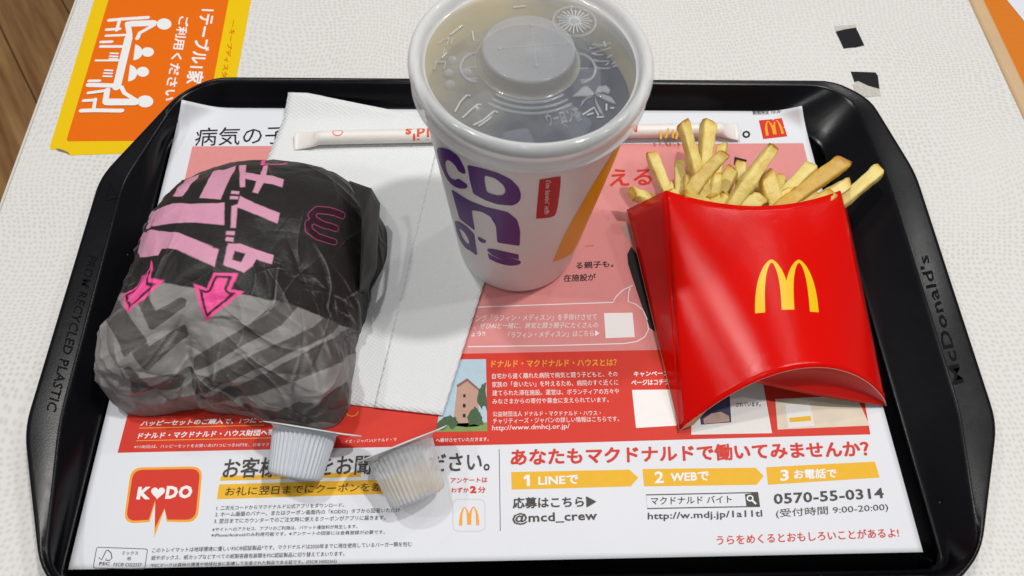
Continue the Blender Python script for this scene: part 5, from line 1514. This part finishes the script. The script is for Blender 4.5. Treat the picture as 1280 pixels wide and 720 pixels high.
def clear_plastic(name, col, opac, rough=.14, bstr=.0, bscale=200, fog=False):
    """milky plastic film: part see-through, part diffuse and glossy"""
    m, nt, b = new_mat(name)
    out = nt.nodes['Material Output']
    b.inputs['Base Color'].default_value = lin(col)
    b.inputs['Roughness'].default_value = rough
    tp = nd(nt, 'ShaderNodeBsdfTransparent')
    tp.inputs[0].default_value = (.97, .97, .98, 1)
    lw = nd(nt, 'ShaderNodeLayerWeight')
    lw.inputs['Blend'].default_value = .35
    tc = nd(nt, 'ShaderNodeTexCoord')
    f = noise(nt, bscale, 4, .6, tc.outputs['Object'])
    fac = mth(nt, 'ADD', mth(nt, 'ADD', mth(nt, 'MULTIPLY', lw.outputs['Facing'], .24), opac - .07), mth(nt, 'MULTIPLY', f, .14), True)
    if fog:
        # condensation under the film: thicker in drifting patches
        n2 = noise(nt, 28, 4, .6, tc.outputs['Object'])
        sx = nd(nt, 'ShaderNodeSeparateXYZ')
        nt.links.new(tc.outputs['Object'], sx.inputs[0])
        gr = mth(nt, 'ADD', mth(nt, 'MULTIPLY', sx.outputs['X'], -13.0), mth(nt, 'MULTIPLY', sx.outputs['Y'], 11.0))
        k = mth(nt, 'MULTIPLY', mth(nt, 'ADD', mth(nt, 'ADD', gr, n2), -.12), .75, True)
        nt.links.new(mixc(nt, k, lin(col), lin('#d6c595')), b.inputs['Base Color'])
        fac = mth(nt, 'ADD', fac, mth(nt, 'MULTIPLY', k, .46), True)
    mx = nd(nt, 'ShaderNodeMixShader')
    nt.links.new(fac, mx.inputs[0])
    nt.links.new(tp.outputs[0], mx.inputs[1])
    nt.links.new(b.outputs[0], mx.inputs[2])
    nt.links.new(mx.outputs[0], out.inputs['Surface'])
    if bstr:
        bump(nt, b, f, bstr, .0008)
    return m
lid_panel_m = clear_plastic('lid_film', '#cfd4dc', .10, .07, .08, 60, True)
lid_rim_m = clear_plastic('lid_rim_plastic', '#e9eaea', .56, .1, .1, 120)
emb_m = clear_plastic('lid_embossing', '#d8dbde', .16, .04, .3, 400)
lid = lathe('lid', [(40.2, 128.4), (40.9, 128.6), (41.4, 129.8), (42.0, 131.4), (43.0, 132.6), (44.4, 132.9), (45.6, 132.3), (46.4, 131.0), (46.7, 129.4), (46.5, 128.0), (45.6, 126.6), (45.2, 124.0), (45.2, 120.6), (45.8, 119.8), (46.2, 119.4), (45.9, 118.9), (45.2, 119.2)], lid_rim_m, cp, (CX, CY, 0), 160)
lathe('lid_panel', [(40.2, 128.4), (37, 128.0), (30, 128.2), (20, 128.6), (.01, 128.8)], lid_panel_m, lid, (CX, CY, 0), 128)
bcx, bcy = LID_BUTTON[0]
bcx, bcy = 189.6, 160.0
lathe('lid_button', [(17.6, 134.3), (17.3, 134.9), (16.9, 135.15), (16.2, 135.1), (15.6, 134.9), (8, 134.9), (.01, 134.9)], clear_plastic('lid_button_film', '#c6c8cc', .33, .16, .05, 100), lid, (bcx, bcy, 0), 96)
lathe('button_side', [(20.0, 128.7), (19.2, 128.9), (18.7, 129.4), (18.4, 130.2), (17.9, 133.2), (17.6, 134.3)], clear_plastic('button_side_film', '#d6d2c6', .26, .08, .1, 150), lid, (bcx, bcy, 0), 96)
def ridge(name, pts, wd, z, hgt=.6, par=None, mat=None):
    v, f = stroke_poly(pts, wd)
    q = mesh_obj(name, [(x, y, z + hgt) for x, y in v], f, mat or emb_m, par or lid)
    solid(q, hgt)
    md = q.modifiers.new('round', 'BEVEL')
    md.width = min(wd, hgt) * .35 * S
    md.segments = 2
    return q
# straw cross, keyed base steps, lobes
for a, L in ((.12, 13), (1.62, 10.5)):
    ridge('straw_cross', [(bcx + 2 - L * math.cos(a), bcy + 1 - L * math.sin(a)), (bcx + 2 + L * math.cos(a), bcy + 1 + L * math.sin(a))], .35, 134.9, .3)
    for s_ in (-1, 1):
        lathe('cross_dot', [(.8, 134.9), (.7, 135.5), (.01, 135.7)], emb_m, lid, (bcx + 2 + s_ * L * math.cos(a), bcy + 1 + s_ * L * math.sin(a), 0), 12)
for rr_, zz in ((21.6, 128.6), (24.2, 128.4), (26.6, 128.3)):
    ridge('button_step', [(bcx + rr_ * math.cos(t_), bcy + rr_ * math.sin(t_)) for t_ in np.linspace(-math.pi / 2 - .62, -math.pi / 2 + .62, 18)], .9, zz, .9)
for sx in (-1, 1):
    lobe = [(bcx + sx * (19 + 6.5 * math.cos(t_)), bcy - 4 + 7.5 * math.sin(t_)) for t_ in np.linspace(-1.5, 1.5, 14)]
    ridge('button_lobe', lobe, 1.0, 128.5, .9)
    ridge('lobe_mark', [(bcx + sx * 21 - 2, bcy - 10), (bcx + sx * 21 + 2, bcy - 9.6)], .6, 128.5, .5)
    ridge('lobe_mark', [(bcx + sx * 21 - 2, bcy - 4), (bcx + sx * 21 + 2, bcy - 3.8)], .6, 128.5, .5)
# citrus slice
gx, gy = LID_CITRUS[0]
gr = (LID_CITRUS[2][0] - LID_CITRUS[1][0]) / 2
ridge('citrus_ring', [(gx + gr * math.cos(t_), gy + gr * .98 * math.sin(t_)) for t_ in np.linspace(0, 2 * math.pi, 40)], 1.0, 128.4, 1.0)
cm_ = clear_plastic('citrus_embossing', '#e6e8ea', .36, .03, .5, 500)
for k in range(22):
    t_ = 2 * math.pi * k / 22
    ridge('citrus_rib', [(gx + 1.6 * math.cos(t_), gy + 1.6 * math.sin(t_)), (gx + (gr - 1.3 - .8 * (k % 2)) * math.cos(t_), gy + (gr - 1.3 - .8 * (k % 2)) * math.sin(t_))], .55, 128.6, .9, None, cm_)
lathe('citrus_core', [(2.6, 128.7), (2.0, 129.8), (.01, 130.2)], cm_, lid, (gx, gy, 0), 20)
for q in LID_LEAF:
    v, f = poly_mesh(q)
    o = mesh_obj('tea_leaf', [(x, y, 129.3) for x, y in v], f, emb_m, lid)
    solid(o, .8)
    md = o.modifiers.new('round', 'BEVEL')
    md.width = .3 * S
    md.segments = 2
for q in LID_CHEVRON + LID_LINE + LID_DASH:
    ridge('embossed_line', q, .6, 128.5, .6, None, cm_)
for x, y in LID_DOT:
    lathe('press_dot', [(2.0, 128.4), (1.7, 129.6), (.9, 130.0), (.01, 130.0)], emb_m, lid, (x, y, 0), 20)
for e in LID_TEXT:
    v, f = text_at(tuple(e) + ('', .0))
    o = mesh_obj('embossed_lettering', [(x, y, 129.1) for x, y in v], f, emb_m, lid)
    solid(o, .5)

# ------------------------------------------------------------------ fry carton
def card_mat(name, col, rough, spec=.5, bs=.22):
    m, nt, b = new_mat(name)
    tc = nd(nt, 'ShaderNodeTexCoord')
    f = noise(nt, 35, 4, .5, tc.outputs['Object'])
    c = lin(col)
    nt.links.new(mixc(nt, f, tuple(v * .93 for v in c[:3]) + (1,), c), b.inputs['Base Color'])
    b.inputs['Roughness'].default_value = rough
    b.inputs['Specular IOR Level'].default_value = spec
    bump(nt, b, noise(nt, 1900, 2, .5, tc.outputs['Object']), bs, .00022)
    return m
RED = card_mat('red_carton', '#dc0902', .15, .2, .32)
RED2 = card_mat('red_carton_fold', '#d81c12', .35, .3)
KRAFT = card_mat('carton_inside', '#b99a70', .6)
EDGE = card_mat('carton_cut_edge', '#e2cfc0', .7)
tipL, tipR = np.array([263.4, 55.2, 2.2]), np.array([364.4, 66.4, 2.2])
creL, creR = np.array([263.0, 166.2, 38.0]), np.array([350.8, 166.4, 38.0])
bakL, bakR = np.array([250.8, 179.2, 3.0]), np.array([372.5, 179.5, 3.0])
def front_pt(s, t, off=0.0):
    L = tipL * (1 - t) + creL * t
    R = tipR * (1 - t) + creR * t
    q = 4 * s * (1 - s)
    p = L * (1 - s) + R * s
    p = p + np.array([0, (12.5 * (1 - t) ** 1.3 - 10.0 * t ** 1.5) * q, (29.5 * (1 - t) ** 1.15 + .8) * q ** .85 + off])
    return p
fc = thing('fry_carton', (308, 115, 0), 'red carton of fries with golden arches, lying on its back on the tray', 'carton')
def carton(name, fn, nu, nv, mat, th=.5):
    o = sheet(name, fn, nu, nv, mat, fc, None)
    md = o.modifiers.new('thickness', 'SOLIDIFY')
    md.thickness = th * S
    md.offset = -1
    md.material_offset_rim = 1
    md.material_offset = 2
    o.data.materials.append(EDGE)
    o.data.materials.append(KRAFT)
    return o
carton('front_panel', lambda u, v: tuple(front_pt(u, v)), 48, 30, RED)
def ruled(a0, a1, b0, b1, bul=(0, 0, 0)):
    def fn(u, v):
        p = (a0 * (1 - v) + a1 * v) * (1 - u) + (b0 * (1 - v) + b1 * v) * u
        return tuple(p + np.array(bul) * 4 * u * (1 - u))
    return fn
zz = np.array([0, 0, -.25])
carton('side_panel', ruled(tipL + zz, bakL, tipL, creL), 8, 20, RED)
carton('side_panel', ruled(tipR, creR, tipR + zz, bakR), 8, 20, RED)
def back_pt(u, v):
    L = tipL * (1 - v) + bakL * v
    R = tipR * (1 - v) + bakR * v
    q = 4 * u * (1 - u)
    p = L * (1 - u) + R * u
    return (p[0], p[1] + (44 * (1 - v) + 14 * v) * q, 1.2 + .8 * v)
o = carton('back_panel', lambda u, v: back_pt(1 - u, v), 40, 24, KRAFT)
def bottom_pt(u, v):
    a = front_pt(u, 0.0, -.6)
    q = 4 * u * (1 - u)
    b = tipL * (1 - u) + tipR * u
    pa = np.array(BOX_PA)
    if u > .3:
        k_ = (u - .3) / .7
        b = pa * (1 - k_) + tipR * k_ + np.array([0, -2.0, 1.5]) * 4 * k_ * (1 - k_)
    else:
        k_ = u / .3
        b = a * (1 - k_ ** 2) + pa * k_ ** 2
    p = a * (1 - v) + b * v
    return tuple(p + np.array([0, 4 * q * math.sin(v * math.pi), 0]))
carton('bottom_panel', lambda u, v: bottom_pt(1 - u, v), 40, 12, RED2)
# brown fold inside the left tip
kf = [tipL + np.array([.6, .6, .2]), tipL + np.array([3, 6.5, 3.0]), tipL + np.array([12.5, 8.0, 9.5]), tipL + np.array([6.5, 2.6, 1.0])]
o = mesh_obj('inner_fold', [tuple(p) for p in kf], [(0, 3, 2, 1)], KRAFT, fc)
solid(o, .4)
kf = [tipR + np.array([-.4, .2, .2]), tipR + np.array([-1.5, 5, 3.2]), tipR + np.array([-7.0, 5.2, 5.5]), tipR + np.array([-4.5, 1.0, .6])]
o = mesh_obj('inner_fold', [tuple(p) for p in kf], [(0, 1, 2, 3)], KRAFT, fc)
solid(o, .4)
# golden arches on the front
lg = [np.array(p[:2]) for p in BOX_LOGO]
pts = affine(arch_shape(18), lg[0][0], lg[0][1], *(lg[1] - lg[0]), *(lg[2] - lg[0]))
v, f = poly_mesh(pts)
v, f = dice(v, f, 1.6, 4)
GS, GT_ = np.meshgrid(np.linspace(.1, .9, 160), np.linspace(.05, 1, 160), indexing='ij')
GP = np.array([[front_pt(s, t) for t in GT_[0]] for s in GS[:, 0]])
def front_at(x, y):
    # surface height by nearest node refined on the tangent plane
    d = (GP[..., 0] - x) ** 2 + (GP[..., 1] - y) ** 2
    i, j = np.unravel_index(np.argmin(d), d.shape)
    i, j = min(max(i, 1), 158), min(max(j, 1), 158)
    a, b = GP[i + 1, j] - GP[i - 1, j], GP[i, j + 1] - GP[i, j - 1]
    n = np.cross(a, b)
    p = GP[i, j]
    return p[2] - (n[0] * (x - p[0]) + n[1] * (y - p[1])) / n[2]
mesh_obj('arches_logo', [(x, y, front_at(x, y) + .14) for x, y in v], f, card_mat('carton_yellow_ink', '#f4c400', .26), fc, True)

# ------------------------------------------------------------------ fries
def fry_mat():
    m, nt, b = new_mat('fried_potato')
    oi = nd(nt, 'ShaderNodeObjectInfo')
    tc = nd(nt, 'ShaderNodeTexCoord')
    at = nd(nt, 'ShaderNodeAttribute', attribute_name='crisp')
    f = noise(nt, 190, 5, .6, tc.outputs['Object'])
    f2 = noise(nt, 700, 3, .6, tc.outputs['Object'])
    sep = nd(nt, 'ShaderNodeSeparateColor')
    nt.links.new(oi.outputs['Color'], sep.inputs[0])
    k = mth(nt, 'ADD', mth(nt, 'MULTIPLY', sep.outputs[0], .5), mth(nt, 'MULTIPLY', f, .42))
    k = mth(nt, 'ADD', k, mth(nt, 'MULTIPLY', at.outputs['Fac'], .55))
    r = nd(nt, 'ShaderNodeValToRGB')
    nt.links.new(k, r.inputs[0])
    e = r.color_ramp.elements
    e[0].position, e[0].color = .2, lin('#f2e5a2')
    e[1].position, e[1].color = 1.15 if False else 1.0, lin('#a8660f')
    q = e.new(.45)
    q.color = lin('#e7d078')
    q = e.new(.72)
    q.color = lin('#cfa23a')
    nt.links.new(r.outputs[0], b.inputs['Base Color'])
    b.inputs['Roughness'].default_value = .42
    b.inputs['Subsurface Weight'].default_value = .18
    b.inputs['Subsurface Radius'].default_value = (.004, .0025, .001)
    b.inputs['Subsurface Scale'].default_value = .6
    bump(nt, b, mth(nt, 'ADD', f, mth(nt, 'MULTIPLY', f2, .6)), .6, .0009)
    return m
FRY = fry_mat()
def fry(tip, mouth, w, shade, label, k):
    rg = np.random.RandomState(100 + k)
    a, b = np.array(tip), np.array(mouth)
    d = b - a
    L = np.linalg.norm(d)
    ext = 34.0
    dd = d / L
    dd[2] = 0
    e = b + dd * ext
    while ext > 3 and not (269 < e[0] < 347):
        ext -= 1.0
        e = b + dd * ext
    e[2] = min(b[2], max(11, b[2] - ext * .55))
    n = 26
    side = np.array([-d[1], d[0], 0]) / np.hypot(d[0], d[1])
    bow = rg.uniform(-2.2, 2.2)
    tw = rg.uniform(-.5, .5)
    vs, cr = [], []
    m = 20
    tot = L + ext
    for i in range(n + 1):
        l = tot * (i / n)
        p = a + (b - a) * (l / L) if l < L else b + (e - b) * ((l - L) / ext)
        p = p + side * bow * math.sin(math.pi * l / tot)
        s = 1.0
        if i == 0:
            s = .8
        elif i == n:
            s = .6
        wv = 1 + .07 * float(vnoise(i * .5 + k, 3.3))
        tl = tw + .25 * i / n
        t3 = d / L
        up = np.cross(t3, side)
        if up[2] < 0:
            up = -up
        rake = rg.uniform(-1, 1) if False else (((k * 37) % 10) / 10 - .5)
        for j in range(m):
            an = 2 * math.pi * j / m
            c, s_ = math.cos(an), math.sin(an)
            x = math.copysign(abs(c) ** .34, c)
            y = math.copysign(abs(s_) ** .34, s_)
            x, y = x * math.cos(tl) - y * math.sin(tl), x * math.sin(tl) + y * math.cos(tl)
            h = w / 2 * s * wv * .78 * (1 + .10 * math.sin(l * .13 + k) * (1 if k % 2 else -1))
            q = p + side * x * h + up * y * h * .92
            if l < 9:
                q = q + t3 * max(0, .5 + x * rake + y * .15) * w * .42 * (1 - l / 9) ** 1.5
            q = q + (side * x + up * y) * .28 * float(vnoise(l * .55 + k * 7, j * .8 + 3))
            vs.append(q)
            ed = max(0, (abs(x) * abs(y)) ** 2 - .55)
            tipf = max(0, 1 - l / 7.0)
            cr.append(min(1, tipf ** 2 * (.35 + .5 * shade) + ed * .45 + .12 * float(vnoise(i * .8 + k * 3, j * .7))))
    vs = np.array(vs)
    vs[:, 2] = np.maximum(vs[:, 2], 2.0)
    fs = grid_faces(n + 1, m, True)
    ct0, ct1 = vs[:m].mean(0) - d / L * w * .07, vs[-m:].mean(0)
    vs = np.vstack([vs, ct0, ct1])
    cr += [min(1, .3 * shade + .15), .2]
    fs += [(len(vs) - 2, (j + 1) % m, j) for j in range(m)] + [(len(vs) - 1, n * m + j, n * m + (j + 1) % m) for j in range(m)]
    o = mesh_obj('french_fry', vs, fs, FRY, None, True, {'crisp': np.clip(cr, 0, 1)})
    for q in o.data.polygons[-2 * m:]:
        q.use_smooth = False
    o.color = (shade, shade, shade, 1)
    tag(o, label, 'fry', 'french fries in the red carton')
    return o
for k, (tip, mouth, wd, sh, lab) in enumerate(FRIES):
    fry(tip, mouth, wd, sh, lab, k)

# ------------------------------------------------------------------ portion cups
def portion(name, label, lid_c, axis, lid_dir, length, r0, r1, lid_r, tab, body_m, lid_m, ribs, amp, liquid=None):
    ax = Vector(axis).normalized()
    t = thing(name, (lid_c[0], lid_c[1], 0), label, 'portion cup')
    rm = lambda a, h: amp * math.copysign(abs(math.cos(ribs * a)) ** .6, math.cos(ribs * a)) * (1 if 2.2 < h < length - 1.2 else 0)
    pr = [(r0 + 1.0, .3), (r0, 1.2), (r0 - .05, 2.0)] + [(r0 + (r1 - r0) * h / length, h) for h in np.linspace(2.4, length - 1.4, 9)] + [(r1 - .4, length - .4), (r1 - 1.6, length), (r1 - 3.0, length - .9), (.01, length - .9)]
    lathe('cup_body', pr, body_m, t, lid_c, ribs * 8 if ribs else 96, ax, True, rm)
    M = Vector((0, 0, 1)).rotation_difference(ax).to_matrix()
    ld = Vector(lid_dir)
    ld = (ld - ax * ld.dot(ax)).normalized()
    sd = ax.cross(ld)
    ring_ = []
    n = 64
    for j in range(n):
        a = 2 * math.pi * j / n
        r = lid_r
        x, y = r * math.cos(a), r * math.sin(a)
        if abs(a if a < math.pi else a - 2 * math.pi) < .42:
            x = lid_r + tab * (1 - (abs(a if a < math.pi else a - 2 * math.pi) / .42) ** 2) ** .5
        ring_.append((x, y))
    vs = []
    for h in (-.35, .12):
        for sc in (1.0, .82, .55, .2):
            for x, y in ring_:
                bend = -.5 * max(0, (x * sc - lid_r) / max(tab, .1)) - (.35 * (1 - sc ** 2) if h < 0 else 0)
                p = Vector(lid_c) + ld * x * sc + sd * y * sc + ax * (h + bend + .6 * (0 if sc < 1 else 0))
                vs.append(p[:])
    fs = grid_faces(4, n, True)
    fs += [tuple(4 * n + i for i in q)[::-1] for q in grid_faces(4, n, True)]
    fs += [(j, 4 * n + j, 4 * n + (j + 1) % n, (j + 1) % n) for j in range(n)]
    fs += [tuple(3 * n + j for j in range(n)), tuple(7 * n + j for j in range(n))[::-1]]
    mesh_obj('peel_lid', vs, fs, lid_m, t, False)
    if liquid:
        lathe('syrup', [(.01, 10), (r0 - 2.6, 10.2), (r0 + (r1 - r0) * .9 - 1.6, length - 3), (r1 - 2.4, length - 1.8), (.01, length - 1.8)], liquid, t, lid_c, 64, ax)
    return t
milk_m = simple('white_pot_plastic', '#cdd2d9', .3, .02, spec=.4)
foil_m = simple('lid_foil_paper', '#dcdcde', .35, .03)
portion('creamer_pot', 'ribbed opaque white creamer pot lying on its side below the burger', (95.0, 53.8, 16.6), (-.17, -.94, -.27), (.978, -.207, 0), 21.0, 13.6, 11.0, 18.2, 6.5, milk_m, foil_m, 40, .36)
pot_m = clear_plastic('clear_pot_plastic', '#eef1f4', .36, .05, .1, 150)
m, nt, b = new_mat('gum_syrup')
b.inputs['Base Color'].default_value = lin('#e2cba4')
b.inputs['Roughness'].default_value = .05
b.inputs['Alpha'].default_value = .34
portion('syrup_pot', 'translucent ribbed syrup pot lying tilted on the mat, nearest the middle', (136.0, 45.2, 17.4), (.36, -.88, -.30), (.935, .355, .0), 24.0, 14.6, 11.8, 19.2, 3.0, pot_m, foil_m, 40, .34, m)
